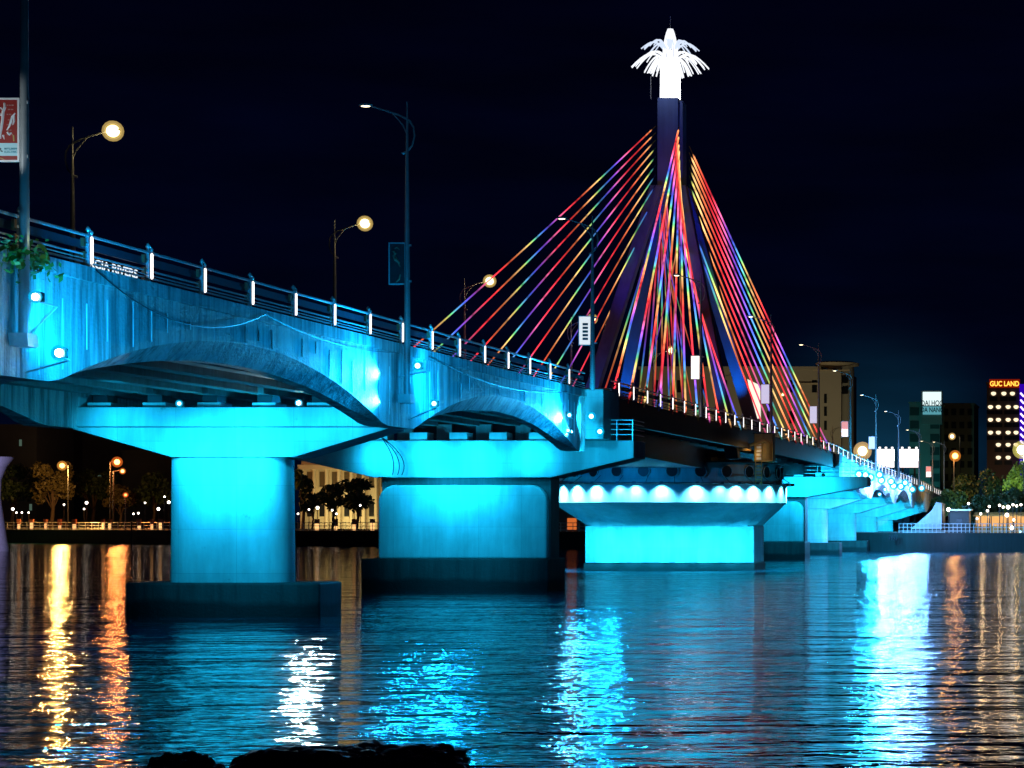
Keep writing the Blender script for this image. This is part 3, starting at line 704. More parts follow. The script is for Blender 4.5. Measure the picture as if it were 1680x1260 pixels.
for y, dz in ((267.6, -1.2), (297, -1.6), (323.5, -2.05), (346, -2.5)):
    spot('pier_flood', (-33.5, y-9, 7.0+dz), (-34.3, y, 5.6+dz), 22000, CY, 110); spot('pier_flood', (-26.5, y-7, 5.0), (-32, y+1.5, 5+dz), 9000, CY, 100)
spot('water_flood', at(490, 668, 92.0), at(490, 1130, 55), 5200, (.6, .92, 1), 46, .3, .16)  # added spots aimed down to make glint columns on the water
spot('water_flood', at(92, 590, 59.2), at(60, 1300, 50), 2600, (.45, .9, 1), 44, .4, .14)
# under the deck of the first span, faint
spot('soffit_flood', (-37.5, 84, 8.2), (-38, 92, 10.6), 420, CY, 140); spot('soffit_flood', (-37.5, 70, 6.5), (-37, 82, 10.6), 320, CY, 140)
spot('soffit_flood', (-37.5, 118, 8.0), (-37, 127, 10.6), 420, CY, 140)
spot('soffit_flood', (-34, 215, 7.4), (-30, 234, 9.6), 3500, CY, 100)
# blue washes on the pylon
for sx, sy, pw in ((-1, 1, 5200), (1, 1, 6800), (-1, -1, 1500), (1, -1, 2200)):
    b_ = legpt(sx, sy, 13)
    spot('pylon_wash', (b_.x-sx*.6, b_.y-3.0, 11.6), legpt(sx, sy, 19), pw, (0, .16, 1), 55, .9, .2)
spot('pylon_wash', (XC-3, PY-14, 14), (XC, PY, 31), 11000, (.01, .02, 1), 40, .8, .3)
spot('pylon_wash', (XC+7, PY-14, 14), (XC, PY, 33), 7000, (.01, .02, 1), 30, .8, .3)
point('crown_light', (XC-.3, PY-3.0, cz+.6), 1600, (.25, .4, 1), .3)

# ------------------------------------------------------------------ street lamps
def street_lamp(x, y, zb, htop, side, lit, label, armlen=1.7, grp=''):
    """side: +1 arm reaches +X, -1 arm reaches -X. htop is the height of the arm above the eye line"""
    zt = H+htop
    t = thing('street_lamp', label, 'street lamp', (x, y, zb), grp)
    m = MB(); m.tube([(x, y, zb), (x, y, zb+4), (x, y, zt-3), (x, y, zt+.15)], [.15, .12, .085, .03], 10); m.build('pole', POLE, t, smooth=True)
    s = side; q = lambda a, b: (x+s*a, y, zt+b)
    m = MB(); m.tube([q(-.02, -1.85), q(-.2, -1.65), q(-.3, -1.25), q(-.27, -.9), q(-.1, -.62), q(.35, -.38), q(.9, -.2), q(armlen, -.02)], [.04, .04, .04, .045, .045, .045, .04, .035], 7)
    m.tube([q(0, -1.2), q(.15, -.85), q(.35, -.6), q(.62, -.3)], .03, 6); m.tube([q(-.05, -1.88), q(.2, -1.97)], .05, 6); m.build('arm', POLE, t, smooth=True)
    m = MB(); c = Vector(q(armlen+.2, .03)); m.ball(c, .30, 12, .08, .13); hd = m.build('lamp_head', DARK if lit else POLE, t, smooth=True)
    m = MB()
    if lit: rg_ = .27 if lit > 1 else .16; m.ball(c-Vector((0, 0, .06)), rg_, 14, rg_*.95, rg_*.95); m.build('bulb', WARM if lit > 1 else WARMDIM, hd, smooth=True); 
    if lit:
        for nm_, kk in (('lamp_glass', 1.3), ('outer_globe', 1.62)): m = MB(); m.ball(c-Vector((0, 0, .06)), rg_*kk, 20, rg_*kk, rg_*kk); m.build(nm_, HALOY, hd, smooth=True)  # two glowing shells added as the halo of the lit bulb
    if not lit: m = MB(); m.ball(c-Vector((0, 0, .055)), .2, 10, .04, .1); m.build('lamp_glass', WARMDIM, hd, smooth=True)
    return c
gl_, gr_ = 'lit street lamps along the far side of the deck', 'street lamps along the near side of the deck'
Lx = -44.0
left = [(119, 16.45, 'lit street lamp at the upper left, the largest glow of all the street lamps'), (549, 16.75, 'lit street lamp between the two tallest poles, second largest glow'), (762, 16.2, 'lit street lamp left of the rainbow cables, arm curving right'), (937, 16.3, 'lit street lamp behind the pale banner left of the pylon'), (1072, 16.2, 'lit street lamp in the middle of the central cables'), (1178, 16.2, 'lit street lamp right of the pylon between the two blue legs'), (1262, 16.0, 'small lit street lamp just right of the pylon base banners'), (1322, 15.4, 'small lit street lamp in front of the beige hotel, left one'), (1366, 14.6, 'small lit street lamp in front of the beige hotel, right one')]
for i, (px, ht, lb) in enumerate(left):
    Y = -Lx*F/(VX-px) if px < VX else 0
    Y = 44.0*F/(VX-px)
    c = street_lamp(Lx, Y, zc(Y), ht, 1, 2 if i < 5 else 1, lb, 1.5, gl_)
    if i < 5: point('lamp_light', c-Vector((0, 0, .35)), 1600, (1, .75, .35), .2)
X2 = -29.15
right = [(40, 20.2, 'tallest street lamp pole at the left edge, cut off by the top of the photo', 9.0), (668, 17.05, 'tall unlit street lamp between the two arches, dark banner on its pole', 9.2), (972, 16.8, 'unlit street lamp beside the square end block, pale banner on its pole', None), (1150, 17.2, 'unlit street lamp right of the central cables, white banner on its pole', None), (1265, 17.2, 'unlit street lamp before the right cables, lilac banner on its pole', None), (1343, 17.2, 'unlit street lamp in front of the beige hotel wall', None), (1395, 16.4, 'thin distant street lamp carrying the red and white banner', None), (1437, 15.2, 'thin distant street lamp right of the beige hotel', None), (1474, 14.6, 'thin distant street lamp above the left billboard', None), (1508, 13.4, 'thin distant street lamp at the right end of the billboards', None), (1530, 12.6, 'thin distant street lamp in front of the grey-green tower', None), (1549, 13.3, 'rightmost thin distant street lamp on the bridge', None)]
pole_y = {}
for i, (px, ht, lb, zb) in enumerate(right):
    Y = 29.15*F/(VX-px); pole_y[px] = Y
    street_lamp(X2, Y, zb or zc(Y), ht, -1, 0, lb, 1.5, gr_)
    if zb:
        t = COL.objects[-1]
        m = MB(); m.prism([(Y-.28, zb), (Y+.28, zb), (Y+.45, zb-.35), (Y-.2, zb-.35)], 'x', XR-.01, X2+.2)
        lampobj = [o for o in COL.objects if o.get('label') == lb][0]; m.build('base_bracket', STEEL, lampobj)
# second right pole head visible near centre
# ------------------------------------------------------------------ banners
def banner(px0, py0, px1, py1, Y, label, panel, frame=STEEL, emitc=None):
    a = at(px0, py1, Y); b = at(px1, py0, Y)
    t = thing('banner', label, 'banner', (b.x, Y, a.z), 'framed banners hung from the bridge lamp poles')
    m = MB(); m.box(a.x+.04, b.x-.04, Y-.03, Y+.03, a.z+.04, b.z-.04); m.build('panel', panel, t)
    m = MB(); w_ = .05
    m.box(a.x, a.x+w_, Y-.05, Y+.05, a.z, b.z); m.box(b.x-w_, b.x, Y-.05, Y+.05, a.z, b.z); m.box(a.x+w_, b.x-w_, Y-.05, Y+.05, a.z, a.z+w_); m.box(a.x+w_, b.x-w_, Y-.05, Y+.05, b.z-w_, b.z)
    m.build('frame', frame, t)
    for z in (a.z+.1, b.z-.15): MB().box(b.x, b.x+.22, Y-.04, Y+.04, z, z+.08).build('clamp', STEEL, t)
    return t, a, b
Yb = pole_y[40]-.02
t, a, b = banner(-22, 161, 33, 266, Yb, 'dark red banner with white script on the tallest pole at the left edge', RED, WHITE)
yf = Yb-.035
def stroke(t, pts, r, mt, Y, nm='script_stroke'):
    MB().tube([Vector((at(x, y, Y).x, Y-.03, at(x, y, Y).z)) for x, y in pts], r, 5).build(nm, mt, t)
stroke(t, [(8, 169), (9, 176), (6, 184), (5, 198), (3, 211), (1, 222), (2, 228)], [.02, .035, .04, .035, .035, .03, .02], WHITE, Yb)
stroke(t, [(2, 177), (6, 181), (9, 173)], [.03, .03, .015], WHITE, Yb); stroke(t, [(-4, 190), (1, 187), (3, 190)], .035, WHITE, Yb)
stroke(t, [(26, 186), (21, 192), (19, 200), (16, 208), (12, 214)], [.02, .035, .04, .03, .015], WHITE, Yb); stroke(t, [(24, 190), (24, 199), (22, 205)], [.02, .025, .015], WHITE, Yb)
stroke(t, [(13, 217), (17, 221), (20, 218)], [.03, .045, .02], WHITE, Yb); stroke(t, [(6, 222), (8, 229)], [.03, .01], WHITE, Yb); stroke(t, [(23, 222), (24, 232)], .02, GOLD, Yb)
for i, yy in enumerate((172, 179, 187, 196, 204, 213, 220)):
    p0 = at(12+(i % 2)*2, yy, Yb); p1 = at(22-(i % 3), yy+2, Yb)
    m = MB(); x = p0.x
    while x < p1.x: wd = R.uniform(.03, .07); m.box(x, x+wd, yf-.004, yf+.003, p1.z, p0.z); x += wd+.02
    m.build('small_print', plain('faded_print%d' % i, (.42, .18, .16), .6), t)
p0 = at(-20, 256, Yb); p1 = at(31, 235, Yb); MB().box(p0.x, p1.x, yf-.002, yf, p0.z, p1.z).build('footer_panel', PALEC, t)
def rhomb(m, cx, cz_, ang, L_, Y):
    d = Vector((math.cos(ang), 0, math.sin(ang))); n_ = Vector((-math.sin(ang), 0, math.cos(ang))); c = Vector((cx, Y, cz_))
    m.add([c, c+d*L_*.5+n_*L_*.28, c+d*L_, c+d*L_*.5-n_*L_*.28], [(0, 1, 2, 3)])
m = MB(); lp = at(2.2, 247.2, Yb)
for a_ in (90, 210, 330): rhomb(m, lp.x, lp.z, math.radians(a_), .072, yf-.006)
m.build('emblem', BLACK, t)
tp = at(8.2, 246, Yb); text('MITSUBISHI', .072, TEALP, 'lettering', t, (tp.x, yf-.008, tp.z), (PI/2, 0, 0), .002, sx=.93)
tp = at(8.2, 251, Yb); text('ELECTRIC', .072, TEALP, 'lettering', t, (tp.x, yf-.008, tp.z), (PI/2, 0, 0), .002, sx=1.1)
stroke(t, [(-8, 261), (0, 259), (6, 261), (10, 264)], .012, GOLD, Yb, 'gold_line')
spot('banner_lamp', (X2-1.3, Yb-3.0, 13.0), (X2-.75, Yb, 14.3), 240, (.85, .95, 1), 44, .2)  # added unseen spot that brightens the red banner
Yb = pole_y[668]-.02
t, a, b = banner(638, 398, 666, 467, Yb, 'dark teal banner in a pale frame on the middle pole between the arches', DTEAL, PALEC)
for pts, r in (([(645, 412), (649, 416), (647, 421)], .06), ([(646, 419), (650, 426), (656, 432)], .09), ([(654, 432), (657, 438)], .06), ([(657, 450), (655, 458), (650, 463)], .045), ([(648, 408), (652, 406), (656, 410)], .04)):
    stroke(t, pts, [r*.5]+[r]*(len(pts)-2)+[r*.4], plain('figure_print%.2f' % r, (.4, .33, .22), .6), Yb, 'printed_figure')
GLOWW = plain('lit_banner_white', (.75, .75, .75), .5, emit=(.95, 1, .98), es=.75)
GLOWP = plain('lit_banner_pinkish', (.75, .6, .55), .5, emit=(1, .85, .78), es=1.6)
GLOWL = plain('lit_banner_lilac', (.6, .58, .7), .5, emit=(.72, .68, .95), es=.8)
GLOWR = plain('lit_banner_red', (.7, .2, .2), .5, emit=(1, .35, .3), es=.8)
Yb = pole_y[972]-.02
t, a, b = banner(949, 518, 973, 567, Yb, 'pale backlit banner with a grey notice on the pole left of the end block', GLOWW, PALEC)
for i in range(5):
    p0 = at(956, 530+i*6, Yb); p1 = at(965, 534+i*6, Yb); MB().box(p0.x, p1.x, Yb-.045, Yb-.04, p1.z, p0.z).build('notice_line', plain('grey_notice%d' % i, (.25, .28, .27), .6), t)
banner(1133, 583, 1150, 623, pole_y[1150]-.02, 'bright white backlit banner in front of the central cables', GLOWP)
banner(1248, 630, 1263, 663, pole_y[1265]-.02, 'lilac-white backlit banner just right of the blue pylon leg', GLOWL)
banner(1328, 666, 1341, 695, pole_y[1343]-.02, 'lilac-white backlit banner low in front of the beige hotel', GLOWL)
t, a, b = banner(1380, 691, 1392, 717, pole_y[1395]-.02, 'banner fading from red to white in front of the hotel corner', GLOWR)
MB().box(a.x+.06, b.x-.06, pole_y[1395]-.07, pole_y[1395]-.055, a.z+.06, a.z+(b.z-a.z)*.5).build('lower_panel', GLOWP, t)
banner(1425, 716, 1436, 737, pole_y[1437]-.02, 'small blue-white banner above the yellow glare', GLOWL)
t, a, b = banner(1519, 765, 1528, 783, pole_y[1530]-.02, 'small pink and white banner right of the billboards', GLOWR)
MB().box(a.x+.06, b.x-.06, pole_y[1530]-.07, pole_y[1530]-.055, a.z+.06, a.z+(b.z-a.z)*.5).build('lower_panel', GLOWP, t)
# tall illuminated hoarding beside the pylon leg
t = thing('hoarding', 'tall slanted white and yellow lit hoarding beside the right pylon leg', 'hoarding', at(1236, 690, 205))
pts = [at(x, y, 205) for x, y in ((1226, 622), (1246, 632), (1247, 688), (1240, 686))]
m = MB(); m.prism([(p.x, p.z) for p in pts], 'y', 205, 205.3)
m.build('panel', plain('lit_hoarding', (.7, .65, .5), .5, emit=(1, .95, .75), es=1.1), t); MB().box(pts[1].x-.05, pts[1].x+.1, 205.3, 205.5, zc(205)-.3, pts[1].z).build('post', STEEL, t)

# lettering along the deck edge
t = thing('lettered_sign', 'low black strip with white letters behind the railing at the left', 'sign', (XR-.38, 66, 11.27))
MB().box(XR-.42, XR-.36, 64.45, 68.6, 11.2, 11.72).build('backing', BLACK, t)
text('KGIA RIVERS', .36, emis('white_letters', (.8, .9, 1), 1.2), 'lettering', t, (XR-.352, 65.3, 11.38), (PI/2, 0, PI/2), .005, sx=1.62)
# hanging plant on the first railing post
def leaves(n, cfun, size, rnd):
    m = MB()
    for _ in range(n):
        c = cfun(); a = Vector((rnd.uniform(-1, 1), rnd.uniform(-1, 1), rnd.uniform(-1, 1))).normalized(); b = a.cross(Vector((rnd.uniform(-1, 1), rnd.uniform(-1, 1), rnd.uniform(-1, 1)))).normalized(); s = size*rnd.uniform(.6, 1.3)
        m.add([c-a*s, c+b*s*.55, c+a*s, c-b*s*.55], [(0, 1, 2, 3)])
    return m
t = thing('fern', 'green fern sprouting from the wall under the first lit railing post', 'plant', (XR+.1, 60.3, 11.2))
leaves(260, lambda: Vector((XR+.2+R.uniform(-.1, .25), 60.3+R.gauss(0, .75), 11.02+R.gauss(0, .24))), .11, R).build('leaves', plain('fern_leaf', (.06, .22, .03), .5), t)
MB().tube([(XR+.1, 59.8, 10.9), (XR+.2, 60.5, 11.0), (XR+.15, 61.2, 10.8)], .03, 5).build('stem', BARK, t)
point('fern_lamp', (XR+1.0, 60.4, 11.6), 6, (.8, .9, .4), .1)

# cable swags on the side wall and loops by pier C
def swag(p, q, sag, r, label, mt=DARK, n=14):
    m = MB(); p, q = Vector(p), Vector(q)
    m.tube([p.lerp(q, i/n)-Vector((0, 0, sag*4*(i/n)*(1-i/n))) for i in range(n+1)], r, 5)
    return tag(m.build('cable', mt, None, loc=p), label, 'cable', 'loose cables on the bridge side')
swag((XR+.14, 64.7, 11.2), (XR+.14, 77.5, 11.1), .95, .022, 'slack cable sagging across the wall above the first arch')
swag((XR+.14, 77.5, 11.1), (XR+.14, 91.5, 10.85), .32, .02, 'slack cable draped along the wall left of the middle pole')
swag((XR+.14, 96.0, 11.0), (XR+.14, 120, 10.9), .55, .02, 'slack cable draped under the railing above the second arch')
for i, (w_, lb) in enumerate(((1.7, 'outermost'), (1.35, 'middle'), (.95, 'innermost'))):
    m = MB(); q0 = at(612+i*3, 706, 128.6); pts = []
    for j in range(15):
        s_ = j/14; pts.append(Vector((q0.x+w_*math.sin(s_*PI*.62)*1.05, 128.55-.02*i, q0.z-2.55*s_)))
    m.tube(pts, .03, 6); tag(m.build('cable', DARK, None, smooth=True, loc=q0), lb+' of three thick black cables looping down the second pier crossbeam', 'cable', 'looping cables on the second pier')

# ------------------------------------------------------------------ foreground rocks
from mathutils import noise as NZ
def rock(name, label, c, sx, sy, sz, seed):
    m = MB(); n = 110; rings_ = 60; vs = []; sd = Vector((seed*3.1, seed*1.7, seed))
    for i in range(rings_+1):
        th = PI*i/rings_
        for k in range(n):
            a = 2*PI*k/n; d = Vector((math.sin(th)*math.cos(a), math.sin(th)*math.sin(a), math.cos(th)))
            q = d*1.4+sd
            s = 1+.34*NZ.noise(q)+.16*abs(NZ.noise(q*2.7))+.09*NZ.noise(q*6)+.035*NZ.noise(q*15)+.015*NZ.noise(q*37)
            d2 = Vector((abs(d.x)**.8*(1 if d.x > 0 else -1), d.y, abs(d.z)**.7*(1 if d.z > 0 else -1)))
            vs.append((c[0]+sx*d2.x*s, c[1]+sy*d2.y*s, c[2]+sz*d2.z*s))
    m.add(vs, [(i*n+k, i*n+(k+1) % n, (i+1)*n+(k+1) % n, (i+1)*n+k) for i in range(rings_) for k in range(n)])
    return tag(m.build(name, ROCK, None, loc=c), label, 'rock', 'black foreground rocks')
Yr = 13.0
c = at(580, 1298, Yr); rock('rock', 'big black rock in the foreground, the highest hump at the bottom of the photo', c, .52, .8, .26, 3)
c = at(455, 1306, Yr); rock('rock', 'low black rock joining the left flank of the big foreground rock', c, .30, .6, .21, 5)
c = at(295, 1290, Yr); rock('rock', 'small separate black rock left of the big foreground rock', c, .19, .4, .165, 9)
c = at(650, 1308, Yr); rock('rock', 'black rock shoulder at the right flank of the big foreground rock', c, .24, .6, .27, 12)
struct(MB().add([(-10, 4, 1.2), (6, 4, 1.2), (6, 14.5, 1.9), (-10, 14.5, 1.9), (-10, 20, -2), (6, 20, -2)], [(0, 1, 2, 3), (3, 2, 5, 4)]).build('near_bank', ROCK))
# pale flared column at the left frame edge and thin stake in the water
cc = at(-19, 900, 300); k_ = 300/88
m = MB(); m.lathe([(.75*k_, -3), (.72*k_, .2), (.56*k_, 1.2*k_), (.44*k_, 2.1*k_), (.47*k_, 2.8*k_), (.66*k_, 3.3*k_), (.9*k_, 3.62*k_), (.9*k_, 3.68*k_)], (cc.x, 300, 0), 32)
tag(m.build('waisted_column', plain('lavender_lit_column', (.5, .48, .6), .6), None, smooth=True, loc=(cc.x, 300, 0)), 'pale waisted column standing in the water at the left edge of the photo', 'column')
spot('column_lamp', (cc.x+8, 278, 8), (cc.x, 300, 6), 12000, (.6, .55, .95), 60)
m = MB(); q = at(216, 905, 300); m.tube([(q.x, 300, -2), (q.x, 300, 5.4)], .12, 6); tag(m.build('stake', DARK, None, loc=(q.x, 300, 0)), 'thin dark stake standing in the river left of the nearest pier', 'stake')

# ------------------------------------------------------------------ trees
def tree(px, py_top, Y, wpx, label, lm=LEAF, seed=1, n=2600, palm=False, leaf=.34, crown_h=.62, grp='dark trees on the far bank'):
    r2 = random.Random(seed*13+1); sc = Y/F; ht = max(3, (VY-py_top)*sc+H-GZ); w_ = wpx*sc/2
    b = Vector(((px-VX)*sc, Y, GZ)); t = thing('tree', label, 'tree', b, grp)
    lobes = []
    hc = ht*crown_h/2; ct = b+Vector((0, 0, ht-hc))
    for i in range(11):
        a = r2.uniform(0, 2*PI); q = r2.uniform(.25, .75)
        lobes.append((ct+Vector((math.cos(a)*w_*q, math.sin(a)*w_*q, r2.uniform(-.7, .62)*hc)), r2.uniform(.26, .5)*w_, r2.uniform(.3, .5)*hc))
    def cf():
        c_, rx, rz_ = r2.choice(lobes); d = Vector((r2.gauss(0, 1), r2.gauss(0, 1), r2.gauss(0, 1))).normalized()*(r2.random()**.4)
        return Vector((c_.x+d.x*rx, c_.y+d.y*rx, c_.z+d.z*rz_))
    leaves(n, cf, leaf, r2).build('crown', lm, t)
    m = MB(); m.tube([b, b+Vector((.1*w_, 0, ht*.3)), ct], [.05*ht*.6, .035*ht*.6, .1], 8)
    for c_, rx, rz_ in lobes[:6]: m.tube([b+Vector((.08*w_, 0, ht*.27)), (b+Vector((0, 0, ht*.4))).lerp(c_, .5), c_], [.1, .08, .03], 5)
    m.build('trunk', BARK, t, smooth=True)
    return t
tl = [(18, 760, 455, 90, 'dark tree behind the pale column at the left edge'), (84, 752, 437, 66, 'rusty orange-lit tree left of the amber street lamp', LEAF3), (150, 758, 470, 85, 'black tree between the amber and the red street lamps'), (196, 790, 450, 60, 'low tree under the red street lamp', LEAF3), (250, 775, 458, 80, 'dark tree just left of the nearest pier'), (512, 806, 415, 42, 'small tree in front of the cream columned building, left'), (545, 792, 408, 50, 'tree in front of the middle of the cream building'), (585, 780, 402, 70, 'large spreading tree at the right of the cream building'), (497, 760, 430, 30, 'dark narrow tree against the edge of the nearest pier')]
for i, a_ in enumerate(tl):
    tree(a_[0], a_[1], a_[2], a_[3], a_[4], a_[5] if len(a_) > 5 else LEAF, i+2, 1500, leaf=.42)
tr = [(1560, 800, 335, 60, 'dark tree right of the far abutment'), (1590, 776, 350, 80, 'wide dark tree under the orange glare'), (1632, 770, 342, 80, 'black tree in front of the tower with lit windows'), (1672, 742, 330, 60, 'green floodlit tree at the right edge of the photo', LEAF2), (1625, 810, 322, 60, 'low bushy tree above the warm riverside lights'), (1668, 795, 318, 60, 'dark low tree at the right edge above the stalls'), (1598, 822, 318, 50, 'small dark tree at the middle of the right bank')]
for i, a_ in enumerate(tr):
    tree(a_[0], a_[1], a_[2], a_[3], a_[4], a_[5] if len(a_) > 5 else LEAF, i+30, 2600, leaf=.30, crown_h=.8)
# ------------------------------------------------------------------ riverside lamps and lanterns, left bank
def bank_at(px):
    x = -100.0
    for _ in range(30): y = bank_y(x); x = (px-VX)/F*(y+2.5)
    return y+2.5
def globe_lamp(px, py, label, r=.24, dY=3, col=WHITEL, grp='globe lamps on the far bank'):
    Y = bank_at(px)+dY; p = at(px, py, Y); t = thing('globe_lamp', label, 'lamp', (p.x, Y, GZ), grp)
    MB().tube([(p.x, Y, GZ), (p.x, Y, p.z-r)], .06, 6).build('post', DARK, t)
    MB().ball(p, r, 10).build('globe', col, t, smooth=True); return p
gs = [(21, 835, 'leftmost of the row, highest'), (27, 841, 'second from the left, lower'), (36, 841, 'third from the left'), (47, 841, 'fourth, dim, before the lanterns'), (105, 828, 'cluster beside the amber street lamp'), (138, 835, 'standing alone right of the amber lamp'), (142, 825, 'small, above the lone bright one'), (219, 843, 'between the red lamp and the pier, left'), (227, 842, 'close beside another, left of the pier'), (238, 825, 'small and high, left of the pier'), (260, 835, 'round and bright, left of the pier'), (270, 815, 'high in the branches left of the pier'), (277, 824, 'brightest, touching the nearest pier'), (489, 843, 'just right of the nearest pier'), (507, 836, 'left of the cream building door'), (521, 833, 'in front of the cream building, bright'), (545, 837, 'in front of the cream building, middle'), (552, 843, 'low, in front of the cream building'), (591, 829, 'beside the lit hedge')]
for px, py, lb in gs: globe_lamp(px, py, 'globe lamp on the far left bank, '+lb, .25 if 'bright' in lb or 'highest' in lb else .15)
LANT = emis('lantern_glow', (1, .5, .18), 1.5); LANR = plain('terracotta_lantern', (.35, .12, .06), .7)
lns = [31, 52, 75, 98, 122, 169, 180, 228, 249, 263, 520, 551, 581, 611]
for i, px in enumerate(lns):
    Y = bank_at(px)-1.6; p = at(px, 868, Y)
    where = 'on the promenade edge, number %d' % i
    side = 'left of the nearest pier' if px < 300 else 'between the two nearest piers'
    od = ['leftmost', 'second', 'third', 'fourth', 'fifth', 'sixth', 'seventh', 'eighth', 'ninth', 'tenth'][i if px < 300 else i-10]
    t = thing('lantern_post', 'short glowing lantern post on the quay %s, %s from the left' % (side, od), 'lantern', (p.x, Y, GZ), 'lantern posts along the far quay')
    s_ = (.2, .26, .17)[i % 3]; hh = (1.0, 1.3, 1.15, .8)[i % 4]
    MB().box(p.x-s_, p.x+s_, Y-.2, Y+.2, GZ+.1, GZ+hh).build('lantern_body', LANT, t, bevel=.05); MB().box(p.x-s_-.08, p.x+s_+.08, Y-.3, Y+.3, GZ+hh, GZ+1.9).build('lantern_cap', LANR, t)
# quay railing, left & right
def fence(px0, px1, label, zt=1.3, n=30, mt=STEEL, emitb=False):
    pts = []
    for i in range(n+1):
        px = px0+(px1-px0)*i/n; Y = bank_at(px)-2.2; pts.append(Vector(((px-VX)/F*Y, Y, GZ)))
    t = thing('quay_railing', label, 'railing', pts[0])
    for h in (.25, zt*.6, zt): MB().tube([p+Vector((0, 0, h)) for p in pts], .05, 5).build('rail', mt, t)
    for p in pts: MB().tube([p, p+Vector((0, 0, zt))], .05, 5).build('post', mt, t)
    return t
fence(-20, 300, 'low pale railing along the left quay'); fence(480, 620, 'low railing on the quay in front of the cream building', n=16); fence(900, 960, 'short quay railing seen left of the pivot pier', n=6)
fence(1475, 1625, 'teal-lit railing on the right quay below the abutment', 1.2, 22); fence(1630, 1700, 'quay railing at the right edge in front of the warm lights', 1.2, 10)
# street lamps of the far bank
def bank_lamp(ppx, lpx, lpy, label, mt, pw, col, r=.4, Y=None):
    Y = Y or bank_at(ppx)+6; p = at(lpx, lpy, Y); q = at(ppx, lpy, Y)
    t = thing('bank_street_lamp', label, 'street lamp', (q.x, Y, GZ), 'street lamps on the far bank')
    MB().tube([(q.x, Y, GZ), (q.x, Y, q.z), (p.x, Y, p.z+.15)], [.14, .1, .07], 7).build('pole', DARK, t, smooth=True)
    MB().ball(p, r*.8, 12).build('bulb', mt, t, smooth=True); fm = halo_shell('frosted_'+label[:18], (col[0], col[1]*.75, col[2]*.5), .8, .35); MB().ball(p, r*1.15, 16).build('lamp_glass', fm, t, smooth=True); MB().ball(p, r*1.6, 16).build('outer_globe', fm, t, smooth=True); spot('tree_flood', p-Vector((0, 1.5, .5)), at(1664, 775, 331), 30000, col, 75) if ppx == 1680 else point('amber_light' if mt is AMB or mt is REDO else 'bank_lamp_light', p-Vector((0, 1.2, .6)), pw, col, .5)  # tinted shells around the bulb are an added halo
AMB = emis('amber_lamp', (1, .42, .07), 24); REDO = emis('red_orange_lamp', (1, .22, .05), 35)
bank_lamp(112, 102, 764, 'amber street lamp lighting the tree on the left bank', AMB, 20000, (1, .5, .12), .55)
bank_lamp(181, 192, 758, 'red-orange street lamp on the left bank, the higher of the red pair', REDO, 5000, (1, .25, .05), .6)
bank_lamp(186, 201, 773, 'small red-orange lamp just below the higher red street lamp', REDO, 3000, (1, .3, .08), .35)
bank_lamp(206, 206, 812, 'low dim red lamp left of the nearest pier', emis('dim_red_lamp', (1, .2, .05), 12), 900, (1, .2, .05), .3)
bank_lamp(1565, 1567, 748, 'glaring orange street lamp above the right bank trees', emis('orange_glare', (1, .34, .04), 45), 26000, (1, .4, .08), .55, 345)
bank_lamp(1575, 1562, 716, 'pale yellow street lamp high above the orange one', emis('pale_yellow_glare', (1, .8, .4), 12), 4000, (1, .8, .4), .42, 420)
bank_lamp(1680, 1676, 738, 'white floodlight beside the green tree at the right edge', emis('white_flood', (1, .95, .7), 22), 9000, (.85, 1, .35), .8, 318)
bank_lamp(1421, 1415, 740, 'glaring yellow-white lamp left of the billboards', emis('yellow_glare', (1, .84, .42), 14), 12000, (1, .85, .5), .85, 330)
# ------------------------------------------------------------------ buildings
def building(name, label, x0, x1, y0, Y, depth, wall, rows, cols, wm, grp=None, wy=(.2, .7), wx=(.2, .8), top=None, base=None, frame=True):
    a = at(x0, 0, Y); b = at(x1, 0, Y); zt = at(0, y0, Y).z; z0 = GZ
    t = thing(name, label, 'building', ((a.x+b.x)/2, Y, GZ), grp)
    MB().box(a.x, b.x, Y, Y+depth, z0, zt).build('wall', wall, t)
    MB().box(a.x-.3, b.x+.3, Y-.4, Y+depth+.3, zt+.002, zt+.6).build('parapet', wall, t)
    fw = (b.x-a.x)/cols if cols else 0; fh = (zt-z0-1)/rows if rows else 0
    for r in range(rows):
        for c in range(cols):
            xa, xb = a.x+fw*(c+wx[0]), a.x+fw*(c+wx[1]); za, zb = z0+1+fh*(r+wy[0]), z0+1+fh*(r+wy[1])
            m_ = wm(r, c)
            if m_ is None: continue
            w_ = MB(); w_.box(xa, xb, Y-.08, Y-.02, za, zb); o = w_.build('window', m_, t)
            if frame: MB().box(xa-.1, xb+.1, Y-.3, Y, za-.2, za).build('sill', wall, o)
    return t, a, b, zt
# beige hotel behind the pylon cables
t, a, b, zt = building('hotel', 'beige hotel behind the right-hand cables, taller corner with curved roof slab', 1050, 1345, 606, 480, 30, BEIGE, 5, 16, lambda r, c: GLASSD if r > 0 and c % 2 else None, wy=(.25, .65), wx=(.3, .75))
zt2 = at(0, 592+14, 480).z
tw = [at(1346, 606, 478), at(1381, 606, 478), at(1394, 600, 481)]
MB().box(tw[0].x, tw[1].x, 477, 505, GZ, tw[0].z).build('corner_tower', BEIGE, t)
MB().lathe([(2.9, 0), (2.9, at(0, 600, 480).z-GZ-1.2), (2.7, at(0, 600, 480).z-GZ)], (at(1379, 0, 481).x, 481.5, GZ), 20).build('round_corner', BEIGE, t, smooth=True)
MB().lathe([(2.6, 0), (4.6, .5), (4.7, 1.0), (3.4, 1.35)], (at(1372, 0, 480).x, 482, at(0, 603, 480).z), 24).build('roof_slab', CREAM, t, smooth=True)
MB().box(at(1333, 0, 476).x, at(1394, 0, 476).x, 476.6, 476.95, at(0, 608, 476).z, at(0, 606, 476).z).build('cornice', CREAM, t)
